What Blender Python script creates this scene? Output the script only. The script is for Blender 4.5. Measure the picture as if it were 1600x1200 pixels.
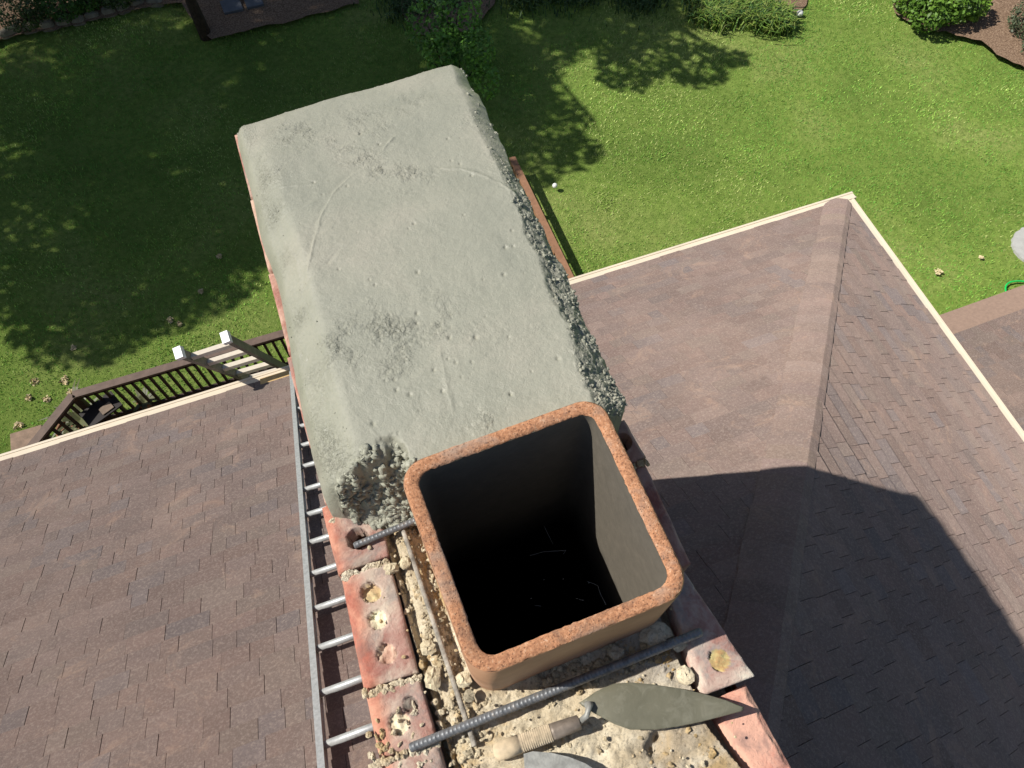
import bpy, math, random
import numpy as np
from math import radians
random.seed(7)
rng = np.random.default_rng(11)
scene = bpy.context.scene
C = scene.collection
for o in list(bpy.data.objects): bpy.data.objects.remove(o)

# ------------------------------------------------------------------ camera
H = 12.0                                     # camera height above the lawn
F = 1200.0                                   # focal length in photograph pixels (1600 wide)
R = np.array([[0.94148531, -0.33704703, -0.00217247],
              [-0.29978329, -0.83441427, -0.46247466],
              [0.15406297, 0.43606437, -0.88662984]])   # rows: right, down, forward
cam_d = bpy.data.cameras.new('camera'); cam = bpy.data.objects.new('camera', cam_d); C.objects.link(cam)
cam_d.sensor_width = 36; cam_d.lens = 36 * F / 1600; cam_d.clip_start = 0.02; cam_d.clip_end = 800
import mathutils
M = mathutils.Matrix(((R[0][0], -R[1][0], -R[2][0], 0), (R[0][1], -R[1][1], -R[2][1], 0), (R[0][2], -R[1][2], -R[2][2], H), (0, 0, 0, 1)))
cam.matrix_world = M
scene.camera = cam

# ------------------------------------------------------------------ sky, sun, exposure
SUN = np.array([0.599, -0.205, -0.778]); SUN /= np.linalg.norm(SUN)     # direction the light travels
elev = math.asin(-SUN[2]); az = math.atan2(-SUN[0], -SUN[1])             # towards the sun, from +Y clockwise
w = bpy.data.worlds.new("World"); scene.world = w; w.use_nodes = True
nt = w.node_tree; nt.nodes.clear()
sky = nt.nodes.new('ShaderNodeTexSky'); sky.sky_type = 'NISHITA'; sky.sun_disc = False
sky.sun_elevation = elev; sky.sun_rotation = az
bg = nt.nodes.new('ShaderNodeBackground'); bg.inputs[1].default_value = 0.066
wo = nt.nodes.new('ShaderNodeOutputWorld')
nt.links.new(sky.outputs[0], bg.inputs[0]); nt.links.new(bg.outputs[0], wo.inputs[0])
sd = bpy.data.lights.new('sun', 'SUN'); sd.energy = 4.6; sd.angle = radians(0.53); sd.color = (1, 0.955, 0.88)
sun = bpy.data.objects.new('sun', sd); C.objects.link(sun)
sun.rotation_euler = mathutils.Vector(SUN).to_track_quat('-Z', 'Y').to_euler(); sun.location = (-20, 8, 30)
scene.view_settings.view_transform = 'Standard'; scene.view_settings.look = 'None'
scene.view_settings.exposure = 0.15; scene.view_settings.gamma = 1; scene.view_settings.use_curve_mapping = False

# ------------------------------------------------------------------ helpers
# all coordinates below are relative to the camera (z = 0 at the lens, lawn at z = -12); H is added when linking
def ray(x, y): return R.T @ np.array([(x - 800) / F, (y - 600) / F, 1.0])
def bp(x, y, z): d = ray(x, y); return d * (z / d[2])

PERM = rng.random((8, 256, 256))
def vnoise(x, y, s, k=0):
    x = np.asarray(x, float) / s + 37.3 * k; y = np.asarray(y, float) / s + 11.7 * k
    xi = np.floor(x).astype(int); yi = np.floor(y).astype(int); fx = x - xi; fy = y - yi
    fx = fx * fx * (3 - 2 * fx); fy = fy * fy * (3 - 2 * fy); P = PERM[k % 8]
    a = P[xi % 256, yi % 256]; b = P[(xi + 1) % 256, yi % 256]; c = P[xi % 256, (yi + 1) % 256]; d = P[(xi + 1) % 256, (yi + 1) % 256]
    return (a * (1 - fx) + b * fx) * (1 - fy) + (c * (1 - fx) + d * fx) * fy - 0.5
def fbm(x, y, s, o=4, k=0):
    r = 0
    for i in range(o): r = r + vnoise(x, y, s / 2 ** i, k + i) / 1.8 ** i
    return r

def tagp(o, label=None, cat=None, group=None, kind=None):
    if label: o['label'] = label
    if cat: o['category'] = cat
    if group: o['group'] = group
    if kind: o['kind'] = kind
    return o
ORG = {}
def thing(name, label, cat, loc, group=None):
    o = bpy.data.objects.new(name, None); C.objects.link(o); o.empty_display_size = 0.2
    o.location = (loc[0], loc[1], loc[2] + H); ORG[o.name] = np.array(loc, float)
    return tagp(o, label, cat, group)

class MB:
    def __init__(s): s.v = []; s.f = []; s.c = []
    def add(s, vs, fs, col=None):
        b = len(s.v); s.v += [tuple(map(float, p)) for p in vs]; s.f += [tuple(b + i for i in f) for f in fs]
        if col is not None or s.c:
            while len(s.c) < b: s.c.append((1, 1, 1))
            s.c += [col if col is not None else (1, 1, 1)] * len(vs)
    def box(s, c, size, ax=None, col=None):
        c = np.array(c, float); h = np.array(size, float) / 2
        A = np.eye(3) if ax is None else np.array(ax, float)
        vs = [c + A.T @ (h * np.array(q)) for q in [(-1,-1,-1),(1,-1,-1),(1,1,-1),(-1,1,-1),(-1,-1,1),(1,-1,1),(1,1,1),(-1,1,1)]]
        s.add(vs, [(0,3,2,1),(4,5,6,7),(0,1,5,4),(1,2,6,5),(2,3,7,6),(3,0,4,7)], col)
    def beam(s, a, b, wd, ht, up=(0, 0, 1), col=None):
        a = np.array(a, float); b = np.array(b, float); d = b - a; L = np.linalg.norm(d); d /= L
        x = np.cross(d, up); x /= np.linalg.norm(x); z = np.cross(x, d)
        s.box((a + b) / 2, (L, wd, ht), (d, x, z), col)
    def tube(s, pts, rad, n=8, col=None, cap=True):
        pts = [np.array(p, float) for p in pts]; rad = rad if hasattr(rad, '__len__') else [rad] * len(pts)
        vs = []; u = None
        for i, p in enumerate(pts):
            d = pts[min(i + 1, len(pts) - 1)] - pts[max(i - 1, 0)]; d /= np.linalg.norm(d) + 1e-12
            if u is None: u = np.cross(d, (0, 0, 1) if abs(d[2]) < .9 else (1, 0, 0))
            u = u - d * np.dot(u, d); u /= np.linalg.norm(u); q = np.cross(d, u)
            for k in range(n):
                t = 2 * math.pi * k / n; vs.append(p + rad[i] * (math.cos(t) * u + math.sin(t) * q))
        fs = [(i * n + k, i * n + (k + 1) % n, (i + 1) * n + (k + 1) % n, (i + 1) * n + k) for i in range(len(pts) - 1) for k in range(n)]
        if cap: fs += [tuple(range(n))[::-1], tuple((len(pts) - 1) * n + k for k in range(n))]
        s.add(vs, fs, col)
    def build(s, name, mat, parent=None, smooth=False):
        return link(name, np.array(s.v), s.f, mat, parent, smooth, s.c or None)

def link(name, V, Fs, mat, parent=None, smooth=False, col=None):
    V = np.asarray(V, float)
    if parent is not None: org = ORG[parent.name]
    else: org = np.array([(V[:, 0].min() + V[:, 0].max()) / 2, (V[:, 1].min() + V[:, 1].max()) / 2, V[:, 2].min()])
    me = bpy.data.meshes.new(name)
    if isinstance(Fs, np.ndarray):
        n, k = Fs.shape
        me.vertices.add(len(V)); me.vertices.foreach_set('co', (V - org).astype(np.float32).ravel())
        me.loops.add(n * k); me.loops.foreach_set('vertex_index', Fs.astype(np.int32).ravel())
        me.polygons.add(n); me.polygons.foreach_set('loop_start', (np.arange(n) * k).astype(np.int32))
        me.update(calc_edges=True)
    else: me.from_pydata([tuple(p) for p in (V - org)], [], Fs); me.update()
    me.validate()
    if col is not None:
        col = np.asarray(col, float); a = me.color_attributes.new('Col', 'FLOAT_COLOR', 'POINT')
        a.data.foreach_set('color', np.c_[col, np.ones(len(col))].astype(np.float32).ravel())
    if smooth: me.polygons.foreach_set('use_smooth', [True] * len(me.polygons))
    mats = mat if isinstance(mat, (list, tuple)) else [mat]
    for m in mats: me.materials.append(m)
    o = bpy.data.objects.new(name, me); C.objects.link(o); ORG[o.name] = org
    if parent is not None: o.parent = parent
    else: o.location = (org[0], org[1], org[2] + H)
    return o

def grid_faces(nu, nv):
    i = np.arange(nu - 1)[:, None] * nv + np.arange(nv - 1)[None, :]
    return np.stack([i, i + nv, i + nv + 1, i + 1], -1).reshape(-1, 4)
def heightfield(X, Y, Z, zb, skirt=True):
    """grid surface with a skirt down to zb; returns V, F"""
    nu, nv = X.shape; V = np.stack([X, Y, Z], -1).reshape(-1, 3); Fq = grid_faces(nu, nv)
    if not skirt: return V, Fq
    loop = [i * nv for i in range(nu)] + [(nu - 1) * nv + j for j in range(1, nv)] + [i * nv + nv - 1 for i in range(nu - 2, -1, -1)] + [j for j in range(nv - 2, 0, -1)]
    loop = np.array(loop); b = len(V); B = V[loop].copy(); B[:, 2] = zb; V = np.r_[V, B]; n = len(loop); k = np.arange(n); k2 = (k + 1) % n
    S = np.stack([loop[k2], loop[k], b + k, b + k2], -1)
    return V, np.r_[Fq, S]

# ------------------------------------------------------------------ materials
def lin(r, g, b): return tuple(((c / 255 / 12.92) if c / 255 <= .04045 else ((c / 255 + .055) / 1.055) ** 2.4) for c in (r, g, b))
class Mat:
    def __init__(s, name, rough=.8, spec=.3, metal=0):
        s.m = bpy.data.materials.new(name); s.m.use_nodes = True; s.t = s.m.node_tree; s.p = s.t.nodes['Principled BSDF']
        s.p.inputs['Roughness'].default_value = rough; s.p.inputs['Specular IOR Level'].default_value = spec; s.p.inputs['Metallic'].default_value = metal
        if 'Diffuse Roughness' in s.p.inputs: s.p.inputs['Diffuse Roughness'].default_value = 1.0 if rough > .8 else .3
        s.tc = s.t.nodes.new('ShaderNodeTexCoord'); s.nrm = None
    def noise(s, scale, detail=4, rough=.6, dist=0, vec=None):
        n = s.t.nodes.new('ShaderNodeTexNoise'); n.inputs['Scale'].default_value = scale; n.inputs['Detail'].default_value = detail
        n.inputs['Roughness'].default_value = rough; n.inputs['Distortion'].default_value = dist
        s.t.links.new(vec or s.tc.outputs['Object'], n.inputs['Vector']); return n.outputs['Fac']
    def vor(s, scale, feat='F1', out='Distance'):
        n = s.t.nodes.new('ShaderNodeTexVoronoi'); n.feature = feat; n.inputs['Scale'].default_value = scale
        s.t.links.new(s.tc.outputs['Object'], n.inputs['Vector']); return n.outputs[out]
    def map_scale(s, v):
        n = s.t.nodes.new('ShaderNodeMapping'); n.inputs['Scale'].default_value = v
        s.t.links.new(s.tc.outputs['Object'], n.inputs['Vector']); return n.outputs[0]
    def ramp(s, fac, stops):
        n = s.t.nodes.new('ShaderNodeValToRGB'); e = n.color_ramp.elements
        while len(e) < len(stops): e.new(.5)
        for i, (p, c) in enumerate(stops): e[i].position = p; e[i].color = (*(c if hasattr(c, '__len__') else (c, c, c)), 1)
        s.t.links.new(fac, n.inputs[0]); return n.outputs[0]
    def mix(s, fac, a, b, mode='MIX'):
        n = s.t.nodes.new('ShaderNodeMix'); n.data_type = 'RGBA'; n.blend_type = mode
        for sock, val in ((n.inputs[0], fac), (n.inputs[6], a), (n.inputs[7], b)):
            if isinstance(val, (int, float)): sock.default_value = val
            elif isinstance(val, tuple): sock.default_value = (*val, 1)
            else: s.t.links.new(val, sock)
        return n.outputs[2]
    def vcol(s):
        n = s.t.nodes.new('ShaderNodeVertexColor'); n.layer_name = 'Col'; return n.outputs[0]
    def color(s, c):
        if isinstance(c, tuple): s.p.inputs['Base Color'].default_value = (*c, 1)
        else: s.t.links.new(c, s.p.inputs['Base Color'])
        return s
    def rough(s, sock): s.t.links.new(sock, s.p.inputs['Roughness']); return s
    def bump(s, h, dist, strength=1):
        b = s.t.nodes.new('ShaderNodeBump'); b.inputs['Distance'].default_value = dist; b.inputs['Strength'].default_value = strength
        s.t.links.new(h, b.inputs['Height'])
        if s.nrm is not None: s.t.links.new(s.nrm, b.inputs['Normal'])
        s.nrm = b.outputs[0]; s.t.links.new(s.nrm, s.p.inputs['Normal']); return s

def simple(name, c, rough=.7, var=.25, sc=20, bump=0, metal=0, spec=.3):
    m = Mat(name, rough, spec, metal); n = m.noise(sc, 5)
    m.color(m.ramp(n, [(.3, tuple(x * (1 - var) for x in c)), (.7, tuple(min(1, x * (1 + var)) for x in c))]))
    if bump: m.bump(m.noise(sc * 4, 5), bump)
    return m.m

# wet cement
m = Mat('wet_cement', .45, .5)
n1 = m.noise(5, 5, .6, .5); n2 = m.noise(160, 3)
base = m.ramp(n1, [(.25, (.32, .322, .256)), (.5, (.365, .360, .285)), (.75, (.415, .395, .316))])
base = m.mix(m.ramp(n2, [(.3, .3), (.6, 0)]), base, (.25, .262, .21))
base = m.mix(1.0, base, m.vcol(), 'MULTIPLY')
m.color(base)
m.rough(m.ramp(m.noise(9, 4, .6, 1), [(.38, .24), (.6, .58)]))
m.bump(m.noise(45, 5, .62, .4), .0018).bump(m.noise(150, 4, .7, .5), .0007).bump(m.noise(420, 3, .75), .0008)
_a = m.t.nodes.new('ShaderNodeVertexColor'); _a.layer_name = 'Msk'
_s = m.t.nodes.new('ShaderNodeSeparateColor'); m.t.links.new(_a.outputs[0], _s.inputs[0])
def _mul(a_, b_):
    n_ = m.t.nodes.new('ShaderNodeMath'); n_.operation = 'MULTIPLY'; m.t.links.new(a_, n_.inputs[0]); m.t.links.new(b_, n_.inputs[1]); return n_.outputs[0]
m.bump(_mul(m.ramp(m.noise(170, 4, .75, .6), [(.36, 0), (.5, .75), (.62, 1)]), _s.outputs[0]), .0015).bump(_mul(m.vor(240), _s.outputs[0]), .0013)
m.rough(m.mix(_s.outputs[0], m.ramp(m.noise(9, 4, .6, 1), [(.38, .3), (.6, .6)]), (.27, .27, .27)))
M_CEM = m.m
m = Mat('brick_clay', .85, .2)
nb = m.noise(22, 6, .65, .3)
bc = m.ramp(nb, [(.30, lin(156, 108, 96)), (.5, lin(182, 140, 128)), (.68, lin(202, 172, 158))])
bc = m.mix(m.ramp(m.noise(9, 5, .7, .6), [(.42, 0), (.60, .85)]), bc, lin(216, 202, 184))
bc = m.mix(m.ramp(m.noise(17, 4, .7, .3), [(.52, 0), (.66, .7)]), bc, lin(158, 148, 142))
bc = m.mix(1.0, bc, m.vcol(), 'MULTIPLY')
m.color(bc); m.bump(m.noise(190, 5, .7), .0018).bump(m.noise(600, 3, .7), .0006); m.bump(m.noise(70, 5, .75, .5), .004); M_BRICK = m.m
m = Mat('brick_wall', .9, .2)
bt = m.t.nodes.new('ShaderNodeTexBrick'); bt.inputs['Scale'].default_value = 1
bt.inputs['Brick Width'].default_value = .205; bt.inputs['Row Height'].default_value = .068; bt.inputs['Mortar Size'].default_value = .005
bt.inputs['Color1'].default_value = (*lin(158, 80, 62), 1); bt.inputs['Color2'].default_value = (*lin(184, 104, 84), 1); bt.inputs['Mortar'].default_value = (*lin(190, 175, 155), 1)
mp = m.t.nodes.new('ShaderNodeMapping'); m.t.links.new(m.tc.outputs['UV'], mp.inputs['Vector']); m.t.links.new(mp.outputs[0], bt.inputs['Vector'])
m.color(m.mix(m.ramp(m.noise(30, 5), [(.45, 0), (.75, .5)]), bt.outputs[0], lin(196, 150, 130)))
m.bump(bt.outputs['Fac'], -.006).bump(m.noise(140, 5, .7), .003); M_WALLB = m.m
m = Mat('old_mortar', .95, .15)
n = m.noise(14, 6, .65, .4)
mc = m.ramp(n, [(.3, lin(206, 190, 160)), (.5, lin(232, 220, 194)), (.7, lin(240, 232, 212))])
mc = m.mix(m.ramp(m.noise(7, 4, .6, .5), [(.50, 0), (.64, .8)]), mc, lin(206, 174, 116))
mc = m.mix(m.ramp(m.noise(260, 3, .7), [(.3, .5), (.5, 0)]), mc, lin(120, 108, 88))
mc = m.mix(1.0, mc, m.vcol(), 'MULTIPLY')
m.color(mc); m.bump(m.noise(110, 7, .82, .6), .0055).bump(m.noise(500, 3, .7), .001); M_MORT = m.m
m = Mat('flue_clay', .55, .4)
m.color(m.ramp(m.noise(9, 5, .6, .5), [(.3, lin(160, 120, 94)), (.6, lin(182, 140, 110)), (.8, lin(196, 162, 136))])); m.bump(m.noise(120, 4), .0006); M_FLUE = m.m
m = Mat('flue_rim_clay', .9, .2)
n = m.noise(190, 5, .75)
c1 = m.ramp(n, [(.31, lin(104, 78, 66)), (.41, lin(178, 128, 96)), (.56, lin(204, 152, 114)), (.72, lin(220, 192, 164))])
c1 = m.mix(m.ramp(m.noise(11, 4, .6, .4), [(.5, 0), (.66, .75)]), c1, lin(176, 160, 146))
c1 = m.mix(m.ramp(m.vor(210), [(.12, .7), (.3, 0)]), c1, lin(88, 58, 46))
c1 = m.mix(m.ramp(m.noise(16, 5, .7, .8), [(.55, 0), (.68, .6)]), c1, lin(112, 92, 82))
m.color(c1); m.bump(m.noise(230, 4, .8), .003).bump(m.noise(60, 4, .7), .003); M_RIM = m.m
m = Mat('flue_soot_shade', .6, .35)
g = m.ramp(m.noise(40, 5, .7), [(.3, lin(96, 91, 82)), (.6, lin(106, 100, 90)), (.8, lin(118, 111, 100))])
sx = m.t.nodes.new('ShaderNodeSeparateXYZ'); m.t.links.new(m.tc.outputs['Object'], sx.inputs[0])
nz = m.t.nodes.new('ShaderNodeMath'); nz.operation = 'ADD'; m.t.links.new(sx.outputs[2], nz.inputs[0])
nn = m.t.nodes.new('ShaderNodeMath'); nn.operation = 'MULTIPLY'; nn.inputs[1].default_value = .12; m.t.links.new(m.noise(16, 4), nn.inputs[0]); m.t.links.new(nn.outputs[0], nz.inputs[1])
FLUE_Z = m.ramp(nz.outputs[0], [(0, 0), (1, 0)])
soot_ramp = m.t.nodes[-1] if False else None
m.color(g); m.bump(m.noise(90, 5), .001); M_SOOT_SHADE = m.m; SOOT_SHADE = m; SOOTG = g; SOOTZ = nz
def leafmat(name, dark, mid, light, rough=.5):
    m = Mat(name, rough, .35); m.color(m.mix(1.0, m.ramp(m.noise(1.3, 3), [(.3, dark), (.55, mid), (.8, light)]), m.vcol(), 'MULTIPLY'))
    m.p.inputs['Transmission Weight'].default_value = 0
    return m.m
M_LEAF = leafmat('tree_leaf', (.03, .06, .014), (.05, .095, .02), (.09, .14, .03))
M_BUSH = leafmat('bush_leaf', (.04, .10, .018), (.075, .16, .025), (.15, .25, .035))
M_SHRUB = leafmat('grey_green_leaf', (.05, .07, .035), (.085, .11, .055), (.14, .16, .08))
m = Mat('grass_blade', .6, .25); m.color(m.vcol()); M_BLADE = m.m
m = Mat('lawn_soil', .95, .1)
n = m.noise(.35, 5, .6, .4)
g = m.ramp(n, [(.32, (.19, .27, .06)), (.5, (.25, .35, .075)), (.68, (.34, .39, .12))])
g = m.mix(m.ramp(m.noise(9, 6, .75), [(.35, .65), (.6, 0)]), g, (.08, .16, .02))
g = m.mix(m.ramp(m.noise(3.2, 5, .7, .8), [(.56, 0), (.7, .5)]), g, (.26, .30, .08))
m.color(g); m.bump(m.noise(30, 6, .8), .05); M_LAWN = m.m
m = Mat('mulch', .95, .1)
m.color(m.ramp(m.noise(26, 6, .8), [(.3, lin(78, 62, 50)), (.5, lin(140, 116, 96)), (.7, lin(190, 166, 142))])); m.bump(m.noise(40, 5, .8), .04); M_MULCH = m.m
m = Mat('roof_shingle', .88, .22)
sc = m.mix(m.ramp(m.noise(420, 2, .7), [(.3, .55), (.55, 0)]), m.vcol(), lin(70, 58, 54))
sc = m.mix(m.ramp(m.noise(380, 2, .7), [(.6, 0), (.75, .4)]), sc, lin(205, 190, 176))
sc = m.mix(m.ramp(m.noise(.8, 5, .6, .6), [(.45, 0), (.75, .3)]), sc, lin(184, 158, 142))
sc = m.mix(m.ramp(m.noise(14, 5, .75), [(.35, .3), (.55, 0)]), sc, lin(112, 100, 94))
sc = m.mix(m.ramp(m.noise(70, 4, .8), [(.48, 0), (.72, .55)]), sc, lin(184, 168, 156))
sc = m.mix(m.ramp(m.noise(2.6, 6, .75, 1.2), [(.56, 0), (.66, .28)]), sc, lin(188, 158, 136))
m.color(sc); m.bump(m.noise(500, 3, .8), .0012); M_SHIN = m.m
M_UNDER = simple('roof_underlay', (.075, .065, .06), .95)
M_GUT = simple('cream_gutter_paint', lin(226, 213, 190), .5, .06, 4)
M_SIDING = simple('cream_siding', lin(205, 192, 168), .6, .06, 3)
M_DECK = simple('dark_stained_wood', lin(70, 54, 46), .7, .3, 12, .001)
M_RAILTOP = simple('handrail_wood', lin(112, 94, 84), .6, .2, 12, .001)
M_CEDAR = simple('cedar_board', lin(150, 112, 86), .7, .2, 14, .001)
M_LUMBER = simple('pine_lumber', lin(208, 176, 122), .7, .15, 14, .001)
m = Mat('dull_aluminium', .45, .5, .35); m.color(m.ramp(m.noise(60, 4), [(.3, (.42, .43, .42)), (.7, (.60, .61, .60))])); M_ALU = m.m
m = Mat('grey_fibreglass', .55, .4); m.color(m.ramp(m.noise(18, 4), [(.3, lin(96, 92, 86)), (.7, lin(128, 122, 112))])); M_FIB = m.m
M_RUNG = simple('pale_rung', lin(216, 206, 190), .6, .08, 30)
M_WHITE = simple('white_plastic', (.8, .82, .84), .35, .04, 10)
m = Mat('rebar_steel', .5, .5, .35)
m.color(m.ramp(m.noise(70, 5, .7), [(.3, (.12, .125, .13)), (.55, (.24, .25, .26)), (.7, (.30, .25, .20))])); m.bump(m.noise(300, 3), .0005); M_REBAR = m.m
m = Mat('trowel_wet_cement', .42, .5)
m.color(m.mix(m.ramp(m.noise(34, 6, .7, 1), [(.5, 0), (.68, .6)]), m.ramp(m.noise(12, 5, .6, .5), [(.3, (.135, .13, .09)), (.7, (.20, .19, .135))]), (.26, .25, .19))); m.bump(m.noise(120, 4), .0006); M_TROW = m.m
M_STEEL = simple('cement_smeared_steel', (.36, .36, .33), .5, .3, 60, .0005, .3)
M_WOOD = simple('pale_handle_wood', lin(216, 196, 164), .6, .2, 60, .0004)
M_JUTE = simple('cord_wrap', lin(192, 176, 150), .9, .25, 120, .0008)
M_FERR = simple('dark_ferrule', lin(142, 130, 118), .5, .35, 50, .0005, .3)
M_STONE = simple('field_stone', lin(150, 142, 124), .9, .35, 6, .02)
M_SLATE = simple('grey_stepping_stone', lin(176, 176, 172), .8, .12, 8, .002)
M_BARK = simple('tree_bark', lin(72, 60, 50), .95, .4, 14, .02)
M_HOSE = simple('green_hose', lin(30, 190, 90), .35, .1, 10)
M_POT = simple('terracotta_pot', lin(150, 110, 84), .8, .2, 12)
M_DARKM = simple('dark_furniture', lin(44, 38, 38), .5, .2, 10)
M_TAN = simple('tan_cloth', lin(160, 142, 126), .9, .15, 20)
M_DRY = simple('dry_leaf', lin(222, 206, 168), .9, .3, 8)
M_BALL = simple('white_ball_plastic', (.82, .82, .80), .4, .03, 4)
M_WEB = simple('cobweb', (.7, .7, .68), .6, .1, 4)
M_PINK = simple('pink_petal', lin(196, 150, 140), .8, .2, 8)

# ------------------------------------------------------------------ ground
ZG = -12.0
g = np.linspace(-200, 200, 3)
gx = np.r_[-220, -60, np.linspace(-16, 24, 61), 80, 220]; gy = np.r_[-220, -50, np.linspace(-4, 36, 61), 90, 220]
X, Y = np.meshgrid(gx, gy, indexing='ij'); Z = ZG + np.where((abs(X - 4) < 19) & (abs(Y - 16) < 19), fbm(X, Y, 5, 3) * .12, 0)
V, Fq = heightfield(X, Y, Z, 0, False); link('ground', V, Fq, M_LAWN, None, True)['kind'] = 'structure'

def in_view(x, y, m=120):
    P = np.stack([x, y, np.full_like(x, ZG)], 0); Q = R @ P; u = F * Q[0] / Q[2] + 800; v = F * Q[1] / Q[2] + 600
    return (u > -m) & (u < 1600 + m) & (v > -m) & (v < 1200), u, v
def poly_mask(px, py, poly):
    ins = np.zeros(px.shape, bool); n = len(poly)
    for i in range(n):
        x1, y1 = poly[i]; x2, y2 = poly[(i + 1) % n]
        c = ((y1 > py) != (y2 > py)) & (px < (x2 - x1) * (py - y1) / (y2 - y1 + 1e-12) + x1); ins ^= c
    return ins
BEDS = [[(-80, -80), (285, -80), (287, 2), (230, 9), (160, 29), (90, 44), (40, 52), (-10, 66), (-80, 90)],
        [(285, -60), (560, -60), (560, 6), (470, 28), (372, 50), (330, 60), (300, 34), (286, 4)],
        [(1120, -80), (1255, -80), (1262, 10), (1236, 30), (1190, 24), (1150, 8)],
        [(1390, -80), (1800, -80), (1800, 190), (1640, 125), (1560, 84), (1520, 58), (1440, 46), (1400, 20)],
        [(620, -60), (800, -60), (770, 8), (740, 50), (650, 52), (628, 20)]]
bed_names = [('mulch', 'mulch bed')]
for i, b in enumerate(BEDS):
    pts = []
    for j in range(len(b)):
        a, c = np.array(b[j], float), np.array(b[(j + 1) % len(b)], float); n = max(2, int(np.linalg.norm(c - a) / 12))
        for t in np.arange(n) / n: pts.append(a + (c - a) * t + rng.normal(0, 1.6, 2))
    W = [bp(p[0], p[1], ZG + .09) for p in pts]; c = np.mean(W, 0)
    mb = MB(); mb.add([c + (0, 0, .03)] + W, [(0, 1 + j, 1 + (j + 1) % len(W)) for j in range(len(W))])
    o = mb.build('planting_bed', M_MULCH); o['kind'] = 'structure'

# grass blades
N = 420000
bx = rng.uniform(-9, 17, N); by = rng.uniform(3, 24, N)
ok, u, v = in_view(bx, by)
for b in BEDS: ok &= ~poly_mask(u, v, b)
dens = vnoise(bx, by, .5, 1); ok &= rng.random(N) < .75 + dens
bx = bx[ok]; by = by[ok]; u = u[ok]; v = v[ok]; n = len(bx)
zg = ZG + fbm(bx, by, 5, 3) * .12
L = rng.uniform(.02, .042, n) * (1 + 1.2 * np.clip(fbm(bx, by, .8, 3, 2), 0, 1)); th = rng.uniform(0, 6.28, n); wd = rng.uniform(.005, .011, n)
ln = rng.uniform(.3, 1.1, n)
dx, dy = np.cos(th), np.sin(th)
A = np.stack([bx - dy * wd, by + dx * wd, zg], 1); B = np.stack([bx + dy * wd, by - dx * wd, zg], 1); T = np.stack([bx + dx * L * ln, by + dy * L * ln, zg + L], 1)
V = np.stack([A, B, T], 1).reshape(-1, 3); Fq = np.arange(3 * n).reshape(-1, 3)
big = fbm(bx, by, 3.0, 4, 1); r = rng.random(n) + big * .9 + .15
st = np.clip((fbm(bx * .6 + by * .8, (by * .6 - bx * .8) * .35, 1.3, 3, 3)) * 1.2 + .3, 0, 1)[:, None]
col = np.where(r[:, None] < .5, (.16, .37, .052), np.where(r[:, None] < .93, (.31, .51, .09), (.52, .60, .20)))
col = col * (.75 + .5 * rng.random((n, 1))) * (.8 + .45 * st)
gr = link('grass', V, Fq, M_BLADE, None, False, np.repeat(col, 3, 0)); tagp(gr, 'short green mown lawn grass blades', 'grass', None, 'stuff')

# ------------------------------------------------------------------ leaf clouds
def leaves(cs, n, size, col=(1, 1, 1), var=.35, seed=0, shell=.35, aspect=.55):
    """cs: list of (centre, radii). returns V, F, col of folded leaf quads"""
    q = np.random.default_rng(seed); cs_ = [c for c in cs]; w = np.array([c[1][0] * c[1][1] for c in cs_]); w = w / w.sum()
    k = q.choice(len(cs_), n, p=w); d = q.normal(size=(n, 3)); d /= np.linalg.norm(d, axis=1)[:, None]
    rr = (shell + (1 - shell) * q.random(n)) ** .5
    ctr = np.array([c[0] for c in cs_])[k]; rad = np.array([c[1] for c in cs_])[k]
    P = ctr + d * rad * rr[:, None]
    nrm = d * .6 + q.normal(size=(n, 3)) * .6 + np.array([0, 0, .5]); nrm /= np.linalg.norm(nrm, axis=1)[:, None]
    t = np.cross(nrm, q.normal(size=(n, 3))); t /= np.linalg.norm(t, axis=1)[:, None]; b = np.cross(nrm, t)
    s = size * (.6 + .8 * q.random(n))[:, None]
    V = np.stack([P - t * s * .5, P + b * s * aspect * .5 - nrm * s * .08, P + t * s * .5 - nrm * s * .12, P - b * s * aspect * .5 - nrm * s * .08], 1).reshape(-1, 3)
    c = np.array(col) * (1 + var * (q.random((n, 1)) * 2 - 1))
    return V, np.arange(4 * n).reshape(-1, 4), np.repeat(c, 4, 0)

def tree(base, blobs, nleaf, label, hgt, trunk_r=.22, seed=1, lean=(0, 0), leaf=.2):
    t = thing('tree', label, 'tree', base, 'tall trees shading the lawn')
    base = np.array(base, float); mb = MB()
    top = base + np.array([lean[0], lean[1], hgt])
    q = np.random.default_rng(seed)
    pts = [base + (top - base) * f + q.normal(0, .06, 3) * np.array([1, 1, 0]) for f in np.linspace(0, 1, 9)]
    pts[0] = base - np.array([0, 0, .1]); mb.tube(pts, [trunk_r * (1.5 if i == 0 else 1.1 - .1 * i) for i in range(9)], 10)
    mb.build('trunk', M_BARK, t, True)
    mb = MB()
    for c, r in blobs:
        c = np.array(c); f = min(.92, max(.35, (c[2] - base[2] - 1.5) / hgt * .8)); a = base + (top - base) * f
        mid = (a + c) / 2 + np.array([0, 0, .4]); mb.tube([a, mid, c], [trunk_r * .4, trunk_r * .26, .03], 6)
        for _ in range(5):
            e = c + q.normal(size=3) * np.array(r) * .5; mb.tube([mid + (c - mid) * .3, (mid + e) / 2 + q.normal(0, .1, 3), e], [.05, .035, .012], 5)
    mb.build('limbs', M_BARK, t, True)
    V, Fq, col = leaves(blobs, nleaf, leaf, seed=seed)
    link('crown', V, Fq, M_LEAF, t, False, col)
    return t
def crown_for(px, py, h, r):
    G = bp(px, py, ZG); a = h / -SUN[2]; c = G - a * SUN
    return (tuple(c), (r, r, r * .6))
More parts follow.
